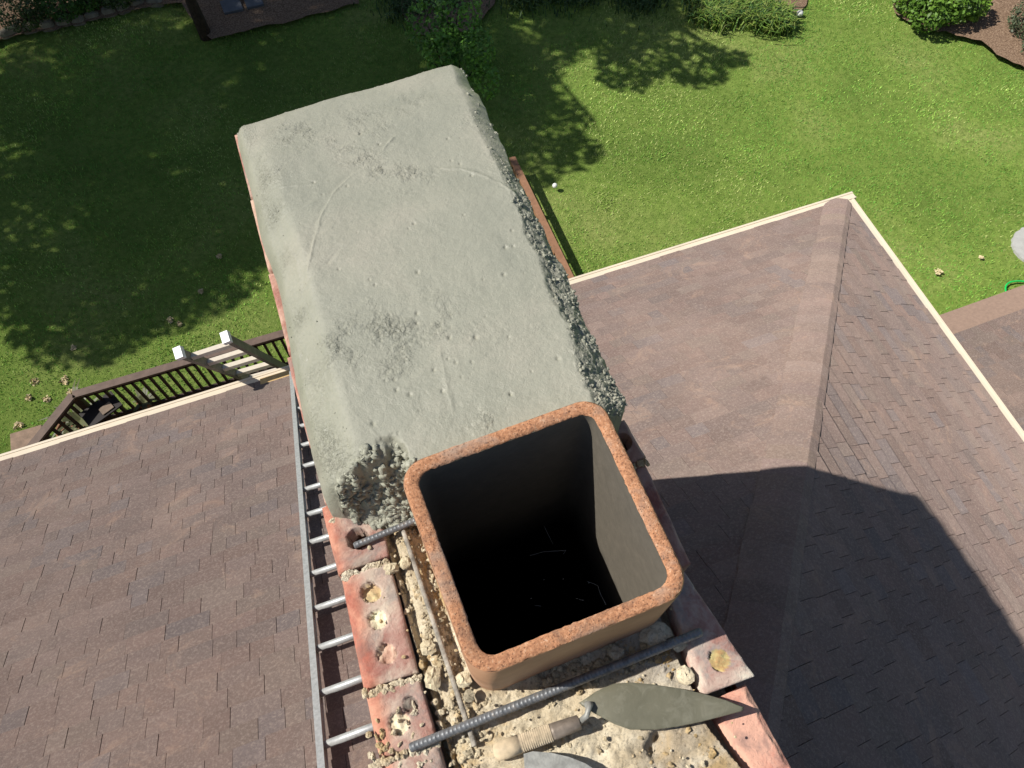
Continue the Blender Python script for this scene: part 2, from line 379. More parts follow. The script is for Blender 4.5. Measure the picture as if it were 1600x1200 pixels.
tree((-8.6, 12.6, ZG), [crown_for(150, 470, 8.5, 1.5), crown_for(260, 400, 9, 1.9), crown_for(90, 350, 9, 2.2), crown_for(300, 430, 8, .6)], 12000, 'tall leafy tree left of the lawn, nearest to the deck', 9.5, seed=3, lean=(-1.5, .5))
tree((-8.8, 16.5, ZG), [crown_for(60, 210, 11, 2.3), crown_for(230, 230, 11, 2.4), crown_for(380, 300, 10, 2.1), crown_for(130, 120, 12, 2.3), crown_for(480, 330, 10, 1.6)], 20000, 'tall leafy tree left of the lawn with the broadest crown', 12.5, seed=4, lean=(-.6, .6))
tree((-7.9, 20.5, ZG), [crown_for(330, 140, 12, 2.4), crown_for(520, 180, 12, 2.3), crown_for(480, 60, 13, 2.4), crown_for(250, 60, 13, 2.0), crown_for(640, 130, 12, 1.8)], 21000, 'tall leafy tree behind the stone edging at the far left', 14, seed=5, lean=(.5, .3))
tb = bp(322, 56, ZG)
tree(tuple(tb), [crown_for(720, 200, 10, 1.5), crown_for(640, 60, 11, 2.3), crown_for(800, 30, 10.5, 2.0), crown_for(770, 130, 10.5, 1.5), crown_for(940, 20, 10, 1.6), crown_for(700, -40, 11, 2), crown_for(1040, 0, 9.5, 1.2), crown_for(560, 10, 12, 2)], 22000, 'tree whose dark trunk stands in the mulch at the end of the stone edging', 12, .10, seed=6, lean=(-.3, 1.2))
tree((2.2, 24.5, ZG), [crown_for(860, 190, 9, .85), crown_for(900, 235, 8.5, .55), crown_for(985, 110, 9, .75), crown_for(1090, 100, 8.5, .8), crown_for(1150, 92, 8.3, .3), crown_for(820, 255, 9, .8), crown_for(1010, 50, 9, .9)], 2500, 'slender tree beyond the top edge of the lawn', 10, .14, seed=8, lean=(-4, -3))

def bush(name, px, py, blobs, n, size, mat, label, cat='bush', col=(1, 1, 1), group=None, seed=1, stems=5, z0=ZG + .05):
    base = bp(px, py, z0); t = thing(name, label, cat, tuple(base), group)
    bl = [((base[0] + b[0], base[1] + b[1], base[2] + b[2]), (b[3], b[3], b[4])) for b in blobs]
    V, Fq, c = leaves(bl, n, size, col, seed=seed, shell=.5); link('foliage', V, Fq, mat, t, False, c)
    mb = MB(); q = np.random.default_rng(seed)
    for k in range(stems):
        b = bl[k % len(bl)]; e = np.array(b[0]) + q.normal(0, .12, 3); s = np.array(base) + np.array([q.normal(0, .06), q.normal(0, .06), -.05])
        mb.tube([s, (s + e) / 2 + q.normal(0, .05, 3), e], [.025, .018, .008], 6)
    mb.build('stems', M_BARK, t, True); return t
bush('bush', 1472, 34, [(-.55, .0, .4, .45, .42), (.0, .05, .5, .55, .5), (.5, -.05, .42, .45, .42), (.05, .6, .6, .6, .55), (-.6, .6, .5, .5, .5), (.65, .6, .4, .5, .4)], 6000, .10, M_BUSH, 'dense bright green leafy bush at the top right edge of the lawn', col=(1.7, 1.5, 1.1), seed=2)
bush('shrub', 1590, 66, [(0, -.5, .4, .4, .4), (.3, .2, .4, .5, .45), (.2, -.95, .3, .3, .28), (.5, -.4, .4, .4, .4)], 4200, .06, M_SHRUB, 'grey green fine leaved shrub in the mulch at the far right', 'shrub', seed=5)
bush('sapling', 712, 132, [(-.35, .5, 1.2, .5, .6), (.25, .2, 1.6, .5, .6), (-.3, -.2, 1.1, .42, .5), (.4, -.5, 1.2, .38, .5), (.15, -.3, .8, .45, .5), (.45, -.9, .7, .3, .4)], 3000, .095, M_BUSH, 'loose leafy young tree beyond the far edge of the wet cement crown', 'young tree', col=(1.7, 1.8, 1.5), seed=7)
bush('evergreen_bush', 48, 40, [(0, 0, .5, .62, .5), (.2, .3, .45, .5, .4)], 3400, .06, M_LEAF, 'dark rounded bush behind the stone edging, leftmost in the row', group='bushes behind the stone edging', seed=9)
bush('evergreen_bush', 110, 26, [(0, 0, .45, .55, .45), (.5, .15, .4, .5, .4)], 3400, .07, M_BUSH, 'green bush behind the stone edging, between the dark round one and the low one', group='bushes behind the stone edging', col=(.8, .9, .8), seed=10)
bush('evergreen_bush', 190, 6, [(0, 0, .35, .5, .35), (.55, .1, .3, .4, .3)], 2600, .07, M_LEAF, 'low dark bush behind the stone edging, nearest to the tree trunk', group='bushes behind the stone edging', seed=11)
bush('evergreen_bush', 1420, -42, [(0, 0, .5, .6, .5)], 1500, .08, M_LEAF, 'dark bush beyond the bright green one at the top right', seed=12)

# tall weeds
def blades(name, pts, n, Lr, label, cat, cols, spread, seed):
    q = np.random.default_rng(seed); P = []; 
    k = q.choice(len(pts), n); W = np.array([bp(p[0], p[1], ZG + .02) for p in pts])[k]
    x = W[:, 0] + q.normal(0, spread, n); y = W[:, 1] + q.normal(0, spread, n); z = np.full(n, ZG + .02)
    L = q.uniform(*Lr, n); th = q.uniform(0, 6.28, n); dx, dy = np.cos(th), np.sin(th); b = q.uniform(.3, 1.0, n); wd = q.uniform(.008, .018, n)
    A = np.stack([x - dy * wd, y + dx * wd, z], 1); B = np.stack([x + dy * wd, y - dx * wd, z], 1)
    M1 = np.stack([x + dx * L * b * .4, y + dy * L * b * .4, z + L * .7], 1); s = np.stack([-dy * wd, dx * wd, 0 * wd], 1) * .8
    T = np.stack([x + dx * L * b, y + dy * L * b, z + L * .75], 1)
    V = np.stack([A, B, M1 - s, M1 + s, T], 1).reshape(-1, 3); i = np.arange(n)[:, None] * 5
    Fs = np.r_[i + [0, 1, 2], i + [0, 2, 3], i + [3, 2, 4]]
    c = np.array(cols)[q.choice(len(cols), n)] * (.7 + .6 * q.random((n, 1)))
    o = link(name, V, Fs, M_BLADE, None, False, np.repeat(c, 5, 0)); return tagp(o, label, cat, None, 'stuff')
blades('tall_grass', [(1095, 5), (1115, 18), (1140, 10), (1160, 28), (1185, 38), (1120, 35), (1205, 30), (1170, 5), (1100, 28), (1215, 42)], 5200, (.18, .5), 'rank tall grass and weeds at the top edge of the lawn', 'weeds', [(.10, .19, .03), (.17, .27, .04), (.24, .30, .07), (.05, .11, .03)], .17, 3)
blades('ground_cover', [(700, 0), (820, -5), (900, -10), (1000, 0), (640, 10)], 3000, (.1, .3), 'low ground cover plants in the shade at the top of the lawn', 'ground cover', [(.04, .09, .02), (.06, .11, .03)], .35, 4)

# stone edging: one wall
t = thing('stone_edging', 'low stone edging between the shaded lawn and the bushes at the top left', 'edging', tuple(bp(140, 32, ZG)))
mb = MB(); line = [(-30, 66), (0, 60), (40, 50), (90, 43), (160, 28), (230, 8), (287, -2)]
for a, b in zip(line[:-1], line[1:]):
    A, B = bp(*a, ZG), bp(*b, ZG); d = B - A; L = np.linalg.norm(d); n = max(1, int(L / .32)); d /= L
    for k in range(n):
        c = A + d * (k + .5) * L / n + np.array([0, 0, .09]) + rng.normal(0, .02, 3); nx = np.array([-d[1], d[0], 0]); ang = rng.normal(0, .12)
        e1 = d * math.cos(ang) + nx * math.sin(ang); e2 = -d * math.sin(ang) + nx * math.cos(ang)
        s = np.array([L / n * .47, rng.uniform(.08, .12), rng.uniform(.07, .11)]); vs = []
        for zz, q in ((-1, 1), (.55, 1), (1, .72)):
            for kk in range(8):
                tt = kk * math.pi / 4 + .4; cx, cy = math.cos(tt), math.sin(tt); cx = math.copysign(abs(cx) ** .6, cx); cy = math.copysign(abs(cy) ** .6, cy)
                vs.append(c + e1 * s[0] * cx * q * rng.uniform(.9, 1.05) + e2 * s[1] * cy * q * rng.uniform(.9, 1.05) + np.array([0, 0, s[2] * zz]))
        mb.add(vs, [(i * 8 + j, i * 8 + (j + 1) % 8, i * 8 + 8 + (j + 1) % 8, i * 8 + 8 + j) for i in range(2) for j in range(8)] + [tuple(16 + j for j in range(8))])
mb.build('stones', M_STONE, t)

# paving slabs by the trunk
for i, q in enumerate([[(343, 2), (372, -6), (380, 14), (350, 20)], [(378, -8), (404, -14), (412, 6), (386, 12)]]):
    mb = MB(); a = [bp(*p, ZG + .16) for p in q]; b = [p - np.array([0, 0, .14]) for p in a]
    mb.add(a + b, [(0, 1, 2, 3), (0, 4, 5, 1), (1, 5, 6, 2), (2, 6, 7, 3), (3, 7, 4, 0)])
    o = mb.build('paving_slab', simple('blue_grey_stone', lin(92, 96, 102), .8, .15, 6) if i == 0 else bpy.data.materials['blue_grey_stone'])
    tagp(o, ['blue grey slab in the shaded mulch, next to the tree trunk', 'blue grey slab in the shaded mulch, farther from the tree trunk'][i], 'slab', 'slabs in the mulch')

def ellip(name, c, r, mat, label, cat, group=None, noise=.0, n=24):
    th = np.linspace(0, math.pi, n // 2 + 1)[:, None]; ph = np.linspace(0, 2 * math.pi, n + 1)[None, :-1]
    x = np.sin(th) * np.cos(ph); y = np.sin(th) * np.sin(ph); z = np.cos(th) * np.ones_like(ph)
    if noise: k = 1 + noise * rng.normal(size=x.shape); x, y, z = x * k, y * k, z * k
    V = np.stack([x * r[0] + c[0], y * r[1] + c[1], z * r[2] + c[2]], -1).reshape(-1, 3); m_, k_ = n // 2 + 1, n
    Fs = [(i * k_ + j, (i + 1) * k_ + j, (i + 1) * k_ + (j + 1) % k_, i * k_ + (j + 1) % k_) for i in range(m_ - 1) for j in range(k_)]
    o = link(name, V, Fs, mat, None, True); return tagp(o, label, cat, group)
for (px, py, r, lb) in [(867, 290, .052, 'small white ball on the sunlit lawn beside the cement crown'), (1250, 21, .075, 'white ball lying on the bare mulch by the tall weeds')]:
    p = bp(px, py, ZG + .06 + r); ellip('ball', p, (r, r, r), M_BALL, lb, 'ball')
# stepping stone, hose
c = bp(1628, 384, ZG + .06); mb = MB(); n = 40
ring = [c + np.array([.56 * math.cos(2 * math.pi * k / n), .50 * math.sin(2 * math.pi * k / n), 0]) * (1 + .02 * math.sin(3 * k)) for k in range(n)]
mb.add(ring + [p - np.array([0, 0, .08]) for p in ring], [tuple(range(n))] + [(k, n + k, n + (k + 1) % n, (k + 1) % n) for k in range(n)])
tagp(mb.build('stepping_stone', M_SLATE), 'pale grey round stone slab set in the lawn at the right edge', 'stepping stone')
hp = [(1573, 462), (1571, 450), (1576, 442), (1590, 439), (1606, 441), (1625, 447), (1640, 460)]
mb = MB(); pts = []
P = [bp(x, y, ZG + .1) for x, y in hp]
for i in range(len(P) - 1):
    for t_ in (0, .33, .66):
        p0, p1, p2, p3 = P[max(i - 1, 0)], P[i], P[i + 1], P[min(i + 2, len(P) - 1)]
        pts.append(.5 * (2 * p1 + (p2 - p0) * t_ + (2 * p0 - 5 * p1 + 4 * p2 - p3) * t_ ** 2 + (3 * p1 - p0 - 3 * p2 + p3) * t_ ** 3))
mb.tube(pts + [P[-1]], .016, 8); tagp(mb.build('garden_hose', M_HOSE, None, True), 'bright green garden hose curling on the lawn above the lower roof', 'hose')

# dry clumps on the lawn
cl = [(54, 596, .12, 'on the left lawn, topmost left of the group above the deck corner'), (101, 594, .14, 'beside the deck handrail bend, the largest one'), (44, 622, .10, 'left one of the middle pair near the deck corner'), (72, 624, .12, 'right one of the middle pair near the deck corner'),
      (28, 664, .13, 'lowest one, just above the cream gutter at the left'), (110, 611, .10, 'closest to the deck handrail bend'), (265, 499, .10, 'in the sunlit grass above the ladder top, left one'), (280, 506, .06, 'small one in the sunlit grass above the ladder top'),
      (115, 543, .08, 'whitish one in the tree shade left of the ladder'), (314, 455, .08, 'at the edge of the tree shade left of the cement crown'), (1467, 424, .10, 'on the right lawn above the lower roof'), (1533, 402, .06, 'on the right lawn near the stepping stone'), (342, 400, .07, 'in the tree shade beside the brick edge')]
for i, (px, py, r, w_) in enumerate(cl):
    c = bp(px, py, ZG + .07); V, Fq, col = leaves([((c[0], c[1], c[2]), (r * .72, r * .72, .03))], 40, .06, (1, 1, 1), .3, seed=50 + i, shell=0, aspect=.6)
    o = link('leaf_clump', V, Fq, M_DRY, None, False, col); tagp(o, 'pale dry clump ' + w_, 'dry leaves', 'dry leaf clumps on the lawn')

# low cedar rail on the right of the crown, beside the lawn
zr = -11.55
A, B = bp(800, 246, zr), bp(900, 452, zr)
t = thing('low_rail', 'low cedar rail running along the lawn beside the right edge of the chimney', 'rail', tuple((A + B) / 2 * np.array([1, 1, 0]) + np.array([0, 0, ZG])))
mb = MB(); mb.beam(A, B, .13, .035); mb.build('top_board', M_CEDAR, t)
mb = MB(); mb.beam(A + (0, 0, -.22), B + (0, 0, -.22), .035, .11); mb.build('lower_board', M_CEDAR, t)
for f in (.02, .36, .70, .98):
    p = A + (B - A) * f; mb = MB(); mb.box(p + np.array([0, 0, -.25]), (.085, .085, .46)); mb.build('post', M_CEDAR, t)

# ------------------------------------------------------------------ house and roof
YE, XE, ZE, S = 3.480, 4.585, -5.594, .667
YR = -1.0; ZR = ZE + S * (YE - YR)                   # ridge
YB = YR - (YE - YR); XL = -9.0
def sh(p): return np.array([p[0], p[1] + .0095 * p[0], p[2]])
house = thing('house', 'single storey house under a brown shingle hip roof with cream gutters', 'house', (0, 0, ZG))
APX = XE - (YE - YR)
PAL = [lin(*c) for c in [(132, 115, 109), (134, 116, 109), (130, 114, 108), (135, 115, 107), (128, 114, 109), (137, 119, 111), (131, 113, 106), (126, 115, 113), (133, 118, 110), (130, 111, 104)]]
def shingles(mb, O, U, Vd, Lu, Lv, expo, keep, seed, rough=1.0, pal=PAL, lo_f=None, hi_f=None):
    """O origin at eave start, U unit along the eave, Vd unit up the slope"""
    q = random.Random(seed); N_ = np.cross(U, Vd); N_ = N_ if N_[2] > 0 else -N_
    rows = int(Lv / expo) + 1
    for r in range(rows):
        u = -q.random() * .3; v0 = r * expo
        while u < Lu:
            wd = q.choice([.09, .12, .14, .17, .2, .23]) * rough
            cu = u + wd / 2; cv = v0 + expo / 2
            P = O + U * cu + Vd * cv
            if keep(P):
                th = q.choice([.005, .005, .0085]); g = .0012; a, b = u + g, u + wd - g; j = q.uniform(-.002, .002)
                lo = v0 + j; hi = v0 + expo + .012
                if lo_f:
                    if lo_f(lo) >= b - .003: u += wd; continue
                    if lo_f(hi) > b: hi = lo + (hi - lo) * (b - lo_f(lo)) / (lo_f(hi) - lo_f(lo))
                if hi_f:
                    if hi_f(lo) <= a + .003: u += wd; continue
                    if hi_f(hi) < a: hi = lo + (hi - lo) * (hi_f(lo) - a) / (hi_f(lo) - hi_f(hi))
                a1, a2 = (max(a, lo_f(lo)), max(a, lo_f(hi))) if lo_f else (a, a)
                b1, b2 = (min(b, hi_f(lo)), min(b, hi_f(hi))) if hi_f else (b, b)
                if b1 <= a1 and b2 <= a2: u += wd; continue
                b1 = max(b1, a1); b2 = max(b2, a2)
                vs = [O + U * a1 + Vd * lo + N_ * (th + .004), O + U * b1 + Vd * lo + N_ * (th + .004), O + U * b2 + Vd * hi + N_ * th * .45, O + U * a2 + Vd * hi + N_ * th * .45,
                      O + U * a1 + Vd * lo - N_ * .001, O + U * b1 + Vd * lo - N_ * .001, O + U * b2 + Vd * hi - N_ * .004, O + U * a2 + Vd * hi - N_ * .004]
                c = np.array(q.choice(pal)) * q.uniform(.88, 1.10)
                mb.add([sh(p) for p in vs], [(0, 1, 2, 3), (0, 4, 5, 1), (1, 5, 6, 2), (3, 7, 4, 0)], tuple(c))
            u += wd
def nosh(P): return True
cs = 1 / math.sqrt(1 + S * S); sn = S * cs
chim = lambda P: -.16 < P[0] < .38 and -.48 < P[1] < 1.43
roof = thing('roof', None, None, (0, 0, -4)) if False else None
mb = MB()
up = np.array([0, -cs, sn])
shingles(mb, np.array([XL, YE, ZE]), np.array([1., 0, 0]), up, XE - XL, (YE - YR) / cs, .118, lambda P: not chim(P), 1, hi_f=lambda v: XE - XL - v * cs + .004)
shingles(mb, np.array([XE, YE, ZE]), np.array([0, -1., 0]), np.array([-cs, 0, sn]), YE - YB, (XE - APX) / cs, .118, nosh, 2, 1.0, [tuple(np.array(c) * 1.12) for c in PAL], lo_f=lambda v: v * cs - .004, hi_f=lambda v: YE - YB - v * cs)  # side slope palette lightened to make up for the grazing sun
shingles(mb, np.array([XL, YB, ZE]), np.array([1., 0, 0]), np.array([0, cs, sn]), XE - XL, (YE - YR) / cs, .15, nosh, 3, 1.6, hi_f=lambda v: XE - XL - v * cs)
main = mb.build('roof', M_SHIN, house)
mb = MB(); d = .012
cor = [sh(p) for p in [(XL, YE, ZE), (XE, YE, ZE), (XE, YB, ZE), (XL, YB, ZE), (XL, YR, ZR), (APX, YR, ZR)]]
mb.add([p - np.array([0, 0, d]) for p in cor], [(0, 1, 5, 4), (1, 2, 5), (2, 3, 4, 5)])
mb.build('roof_deck', M_UNDER, house)
# hip and ridge caps
def caps(mb, A, B, n1, n2, wd=(.15, .15), seed=0, expo=.13, arch=.012):
    q = random.Random(seed); d = B - A; L = np.linalg.norm(d); d = d / L; k = int(L / expo)
    def side(n): s_ = np.cross(n, d); s_ /= np.linalg.norm(s_); return -s_ if s_[2] > 0 else s_
    s1 = side(n1); s2 = side(n2); mid = n1 + n2; mid /= np.linalg.norm(mid)
    base = np.array(lin(140, 122, 114)); ts = np.linspace(-1, 1, 11)
    for i in range(k):
        a = A + d * (i * expo - .02); b = A + d * (i * expo + expo + .03); vs = []; g_ = 1 + .25 * i / k
        w1 = wd[0] * q.uniform(.97, 1.04) * g_; w2 = wd[1] * q.uniform(.98, 1.05) * g_
        for p, l in ((a, .019), (b, .010)):
            for t_ in ts:
                xx = t_ * (w1 + w2) / 2 + (w2 - w1) / 2          # across, negative on side 1
                off_ = (s1 * -xx if xx < 0 else s2 * xx); nn_ = n1 if xx < 0 else n2
                sm = math.exp(-(xx / .05) ** 2)
                vs.append(p + off_ + (nn_ * (1 - sm) + mid * sm) * ((l if t_ < 0 else l + (.012 - l) * t_) + arch * (1 - t_ * t_)) - mid * sm * .006)
        n = len(ts); vs += [vs[0] - n1 * .024, vs[n - 1] - n2 * .024, vs[n] - n1 * .012, vs[2 * n - 1] - n2 * .012]
        c = base * q.uniform(.86, 1.14) * np.array([1, q.uniform(.97, 1.03), q.uniform(.96, 1.04)])
        mb.add([sh(p) for p in vs], [(j, j + 1, n + j + 1, n + j) for j in range(n - 1)] + [tuple([2 * n] + [2 * n + 1] + list(range(n - 1, -1, -1))), (0, n, 2 * n + 2, 2 * n), (n - 1, 2 * n + 1, 2 * n + 3, 2 * n - 1)], tuple(c))
nA = np.array([0, sn, cs]); nS = np.array([sn, 0, cs]); nB = np.array([0, -sn, cs])
mb = MB(); cn = np.array([XE, YE, ZE]); ap = np.array([APX, YR, ZR])
off = np.array([.05, -.05, 0.0])
caps(mb, cn + np.array([-.03, -.03, .02]), ap, nA, nS, (.19, .05), 1)
hc = mb.build('hip_cap', M_SHIN, house); hc['label'] = 'brown shingle caps running up the hip of the roof'
mb = MB(); caps(mb, np.array([XL, YR, ZR]), ap, nA, nB, (.15, .15), 2); caps(mb, np.array([XE, YB, ZE]), ap, nB, nS, (.15, .15), 3); mb.build('ridge_cap', M_SHIN, house)
# gutters: U profile
def gutter(name, A, B, out):
    A = np.array(A, float); B = np.array(B, float); out = np.array(out, float); mb = MB(); d = (B - A); L = np.linalg.norm(d); d /= L
    prof = [(0, .015), (0, -.10), (.066, -.10), (.084, -.055), (.084, .004), (.078, .012), (.060, .012), (.058, .006), (.012, .010)]
    n = 24
    for j in range(n + 1):
        p = A + (B - A) * j / n
        mb.v += [tuple(sh(p + out * (o_ - .005) + np.array([0, 0, z_ - .012]))) for o_, z_ in prof]
    k = len(prof)
    mb.f += [(j * k + i, j * k + (i + 1) % k, (j + 1) * k + (i + 1) % k, (j + 1) * k + i) for j in range(n) for i in range(k)]
    mb.f += [tuple(range(k)), tuple(n * k + i for i in range(k))[::-1]]
    g_ = mb.build(name, M_GUT, house)
    return g_
gutter('gutter', (XL, YE, ZE), (XE + .1, YE, ZE), (0, 1, 0))['label'] = 'cream gutter along the eave facing the lawn'
gutter('gutter', (XE, YE - .005, ZE), (XE, YB, ZE), (1, 0, 0))['label'] = 'cream gutter along the right hand eave'
# walls and soffit
mb = MB(); z0, z1 = ZG - .1, ZE - .12
x0, x1, y0, y1 = XL, XE - .45, YB + .45, YE - .45
mb.add([sh(p) for p in [(x0, y0, z0), (x1, y0, z0), (x1, y1, z0), (x0, y1, z0), (x0, y0, z1), (x1, y0, z1), (x1, y1, z1), (x0, y1, z1)]], [(0, 1, 5, 4), (1, 2, 6, 5), (2, 3, 7, 6), (3, 0, 4, 7)])
for k in range(int((z1 - z0) / .16)):
    z = z0 + k * .16; mb.box(((x0 + x1) / 2, y1 + .012 , z + .01), (x1 - x0, .012, .02)); mb.box((x1 + .012, (y0 + y1) / 2, z + .01), (.012, y1 - y0, .02))
mb.build('wall', M_SIDING, house)
mb = MB(); mb.add([sh(p) for p in [(XL, YB, z1), (XE, YB, z1), (XE, YE, z1), (XL, YE, z1)]], [(0, 1, 2, 3)]); mb.build('soffit', M_SIDING, house)

# lower roof at the right
zl = -7.6; e0 = bp(1470, 491, zl); yl = e0[1]
lower = thing('garage', 'lower brown shingle roof beyond the right hand gutter', 'building', (8.5, 0, ZG))
XS = XE + .35
mb = MB(); S2 = .32; c2 = 1 / math.sqrt(1 + S2 * S2)
PAL2 = [tuple(np.array(c) * .8) for c in PAL]
_sh = sh
def sh(p): return np.array([p[0], p[1] + .02 * (p[0] - e0[0]), p[2]])
shingles(mb, np.array([XS, yl - .32, zl + S2 * .32]), np.array([1., 0, 0]), np.array([0, -c2, c2 * S2]), 8, 5.5, .14, nosh, 7, .9, PAL2)
mb.build('roof', M_SHIN, lower)
mb = MB(); mb.box((XS + 4, yl - .165, zl + S2 * .165 - .004), (8, .33, .012), ((1, 0, 0), (0, c2, -c2 * S2), (0, c2 * S2, c2)))
for i, p in enumerate(mb.v): mb.v[i] = tuple(sh(p))
mb.build('starter_strip', simple('plain_brown_shingle', lin(146, 124, 110), .85, .12, 30, .001), lower)
mb = MB(); mb.add([sh(p) for p in [(XS, yl - .3, zl + S2 * .3 - .02), (XS + 8, yl - .3, zl + S2 * .3 - .02), (XS + 8, yl - 5.6, zl + S2 * 5.6 - .02), (XS, yl - 5.6, zl + S2 * 5.6 - .02)]], [(0, 1, 2, 3)]); mb.build('roof_deck', M_UNDER, lower)
mb = MB(); mb.box((XS + 4, yl - 2.9, (zl + ZG) / 2 - .05), (7.8, 5.4, zl - ZG - .14)); mb.build('wall', M_SIDING, lower)
sh = _sh

# ------------------------------------------------------------------ deck
ZD, ZT = -10.12, -9.2
deck = thing('deck', 'dark brown raised deck with a balustrade behind the cream gutter', 'deck', (-1.5, 5, ZG))
P1 = bp(437.5, 520, ZT); P2 = bp(114, 620, ZT); P3 = bp(57, 690, ZT)
yd = (P1[1] + P2[1]) / 2
d23 = P3 - P2; P3b = P2 + d23 * 3.4
P0 = np.array([2.2, yd, ZT]); P2 = np.array([P2[0], yd, ZT]); P3b = np.array([P3b[0], P3b[1], ZT])
mb = MB()
for k in range(26):
    y = 3.1 + k * .14
    if y > yd: break
    xl = max(P3b[0], P2[0] + (yd - y) * (P3b[0] - P2[0]) / (yd - P3b[1])) if y > P3b[1] else P3b[0]
    mb.box(((xl + 2.2) / 2, y, ZD), (2.2 - xl, .132, .03))
mb.build('floor', M_DECK, deck)
mb = MB(); mb.beam(P0 * [1, 1, 0] + [0, .03, ZD - .12], P2 * [1, 1, 0] + [0, .03, ZD - .12], .04, .24); mb.beam(P2 * [1, 1, 0] + [0, 0, ZD - .12], P3b * [1, 1, 0] + [0, 0, ZD - .12], .04, .24); mb.build('rim_board', M_DECK, deck)
for A, B in ((P0, P2), (P2, P3b)):
    mb = MB(); mb.beam(A, B, .11, .035); mb.build('handrail', M_RAILTOP, deck)
    mb = MB(); mb.beam(A + [0, 0, -.07], B + [0, 0, -.07], .035, .08); mb.beam(A + [0, 0, -.80], B + [0, 0, -.80], .04, .08); mb.build('rail', M_DECK, deck)
    L = np.linalg.norm(B - A); n = int(L / .121)
    for k in range(1, n):
        p = A + (B - A) * k / n; mb = MB(); mb.box(p + np.array([0, 0, -.43]), (.035, .035, .70)); mb.build('baluster', M_DECK, deck)
for p in (P0, P0 * .5 + P2 * .5, P2, P3b):
    mb = MB(); mb.box((p[0], p[1], (ZT - .03 + ZG) / 2), (.09, .09, ZT - ZG - .06)); mb.build('post', M_DECK, deck)
# patio table, plants
tp = bp(158, 640, -9.5); t = thing('patio_table', 'dark patio table with a tan cloth on the deck corner', 'table', (tp[0], tp[1], ZD + .015))
mb = MB(); ax = ((.9, .43, 0), (-.43, .9, 0), (0, 0, 1)); mb.box((tp[0], tp[1], -9.5), (.5, .3, .03), ax); mb.build('tabletop', M_DARKM, t)
for sx_, sy_ in ((-1, -1), (1, -1), (1, 1), (-1, 1)):
    q = np.array([tp[0], tp[1], 0]) + np.array(ax[0]) * .2 * sx_ + np.array(ax[1]) * .11 * sy_; mb = MB(); mb.box((q[0], q[1], (-9.52 + ZD) / 2), (.03, .03, -9.52 - ZD)); mb.build('leg', M_DARKM, t)
c = bp(166, 638, -9.47); mb = MB(); mb.box(c, (.17, .12, .012), ax); tagp(mb.build('cloth', M_TAN), 'tan folded cloth lying on the dark patio table', 'cloth')
def pot_plant(px, py, label, leaves_n, mat, L, seed, r=.13, group='potted plants on the deck'):
    c = bp(px, py, ZD + .2); z0 = ZD + .015; t = thing('potted_plant', label, 'potted plant', (c[0], c[1], z0), group)
    mb = MB(); n = 16; vs = []
    for z, rr in ((z0, r * .7), (z0 + .2, r), (z0 + .22, r * 1.05), (z0 + .22, r * .9), (z0 + .18, r * .85)):
        vs += [(c[0] + rr * math.cos(6.2832 * k / n), c[1] + rr * math.sin(6.2832 * k / n), z) for k in range(n)]
    mb.add(vs, [(i * n + k, i * n + (k + 1) % n, (i + 1) * n + (k + 1) % n, (i + 1) * n + k) for i in range(4) for k in range(n)] + [tuple(4 * n + k for k in range(n))]); mb.build('pot', M_POT, t)
    q = random.Random(seed); mb = MB()
    for k in range(leaves_n):
        a = q.uniform(0, 6.28); l = L * q.uniform(.6, 1.2); dx, dy = math.cos(a), math.sin(a); w_ = .02
        pts = [np.array([c[0] + dx * l * f, c[1] + dy * l * f, z0 + .18 + l * 1.1 * (f - .75 * f * f)]) for f in (0, .35, .7, 1)]
        vs = []
        for i, p in enumerate(pts): ww = w_ * (1, 1.2, .8, .1)[i]; vs += [p + np.array([-dy, dx, 0]) * ww, p - np.array([-dy, dx, 0]) * ww]
        mb.add(vs, [(0, 1, 3, 2), (2, 3, 5, 4), (4, 5, 7, 6)], tuple(np.array((1.6, 1.3, 1.2)) * q.uniform(.7, 1.3)))
    mb.build('foliage', mat, t)
pot_plant(126, 655, 'potted plant with long arching pale leaves beside the dark patio table', 16, M_SHRUB, .5, 3, .15)
pot_plant(107, 672, 'low potted plant in a wide pot in the corner of the deck', 10, M_SHRUB, .2, 4, .16)
pot_plant(226, 628, 'small potted plant with pinkish leaves against the balustrade', 22, M_PINK if False else M_SHRUB, .22, 5, .1)
mb = MB(); c = bp(44, 693, -11.2); mb.box((c[0], c[1], (c[2] + ZG) / 2), (.42, .42, c[2] - ZG)); mb.box((c[0], c[1], c[2] + .02), (.48, .48, .05))
tagp(mb.build('stone_pillar', simple('tan_masonry', lin(176, 152, 132), .9, .2, 10, .004)), 'short tan masonry pillar outside the deck corner', 'pillar')

# ------------------------------------------------------------------ ladders
step = .268 * np.array([0, -.8297, .5582]); p0 = np.array([-.690, 2.395, -4.793])
ld = thing('roof_ladder', 'long aluminium ladder lying up the roof slope beside the chimney', 'ladder', tuple(p0 - step * 4))
a, b = p0 - step * 5.2, p0 + step * 15.5; nup = np.array([0, sn, cs])
for x in (0, .40):
    mb = MB(); o_ = np.array([x, 0, 0]); mb.beam(a + o_, b + o_, .018, .05, nup); mb.beam(a + o_ + nup * .026, b + o_ + nup * .026, .030, .006, nup); mb.beam(a + o_ - nup * .026, b + o_ - nup * .026, .030, .006, nup); mb.build('side_rail', M_ALU, ld)
for k in range(-5, 16):
    q = p0 + step * k; mb = MB(); mb.tube([q + [-.005, 0, 0], q + [.405, 0, 0]], .0165, 12); mb.build('rung', M_ALU, ld, True)
    
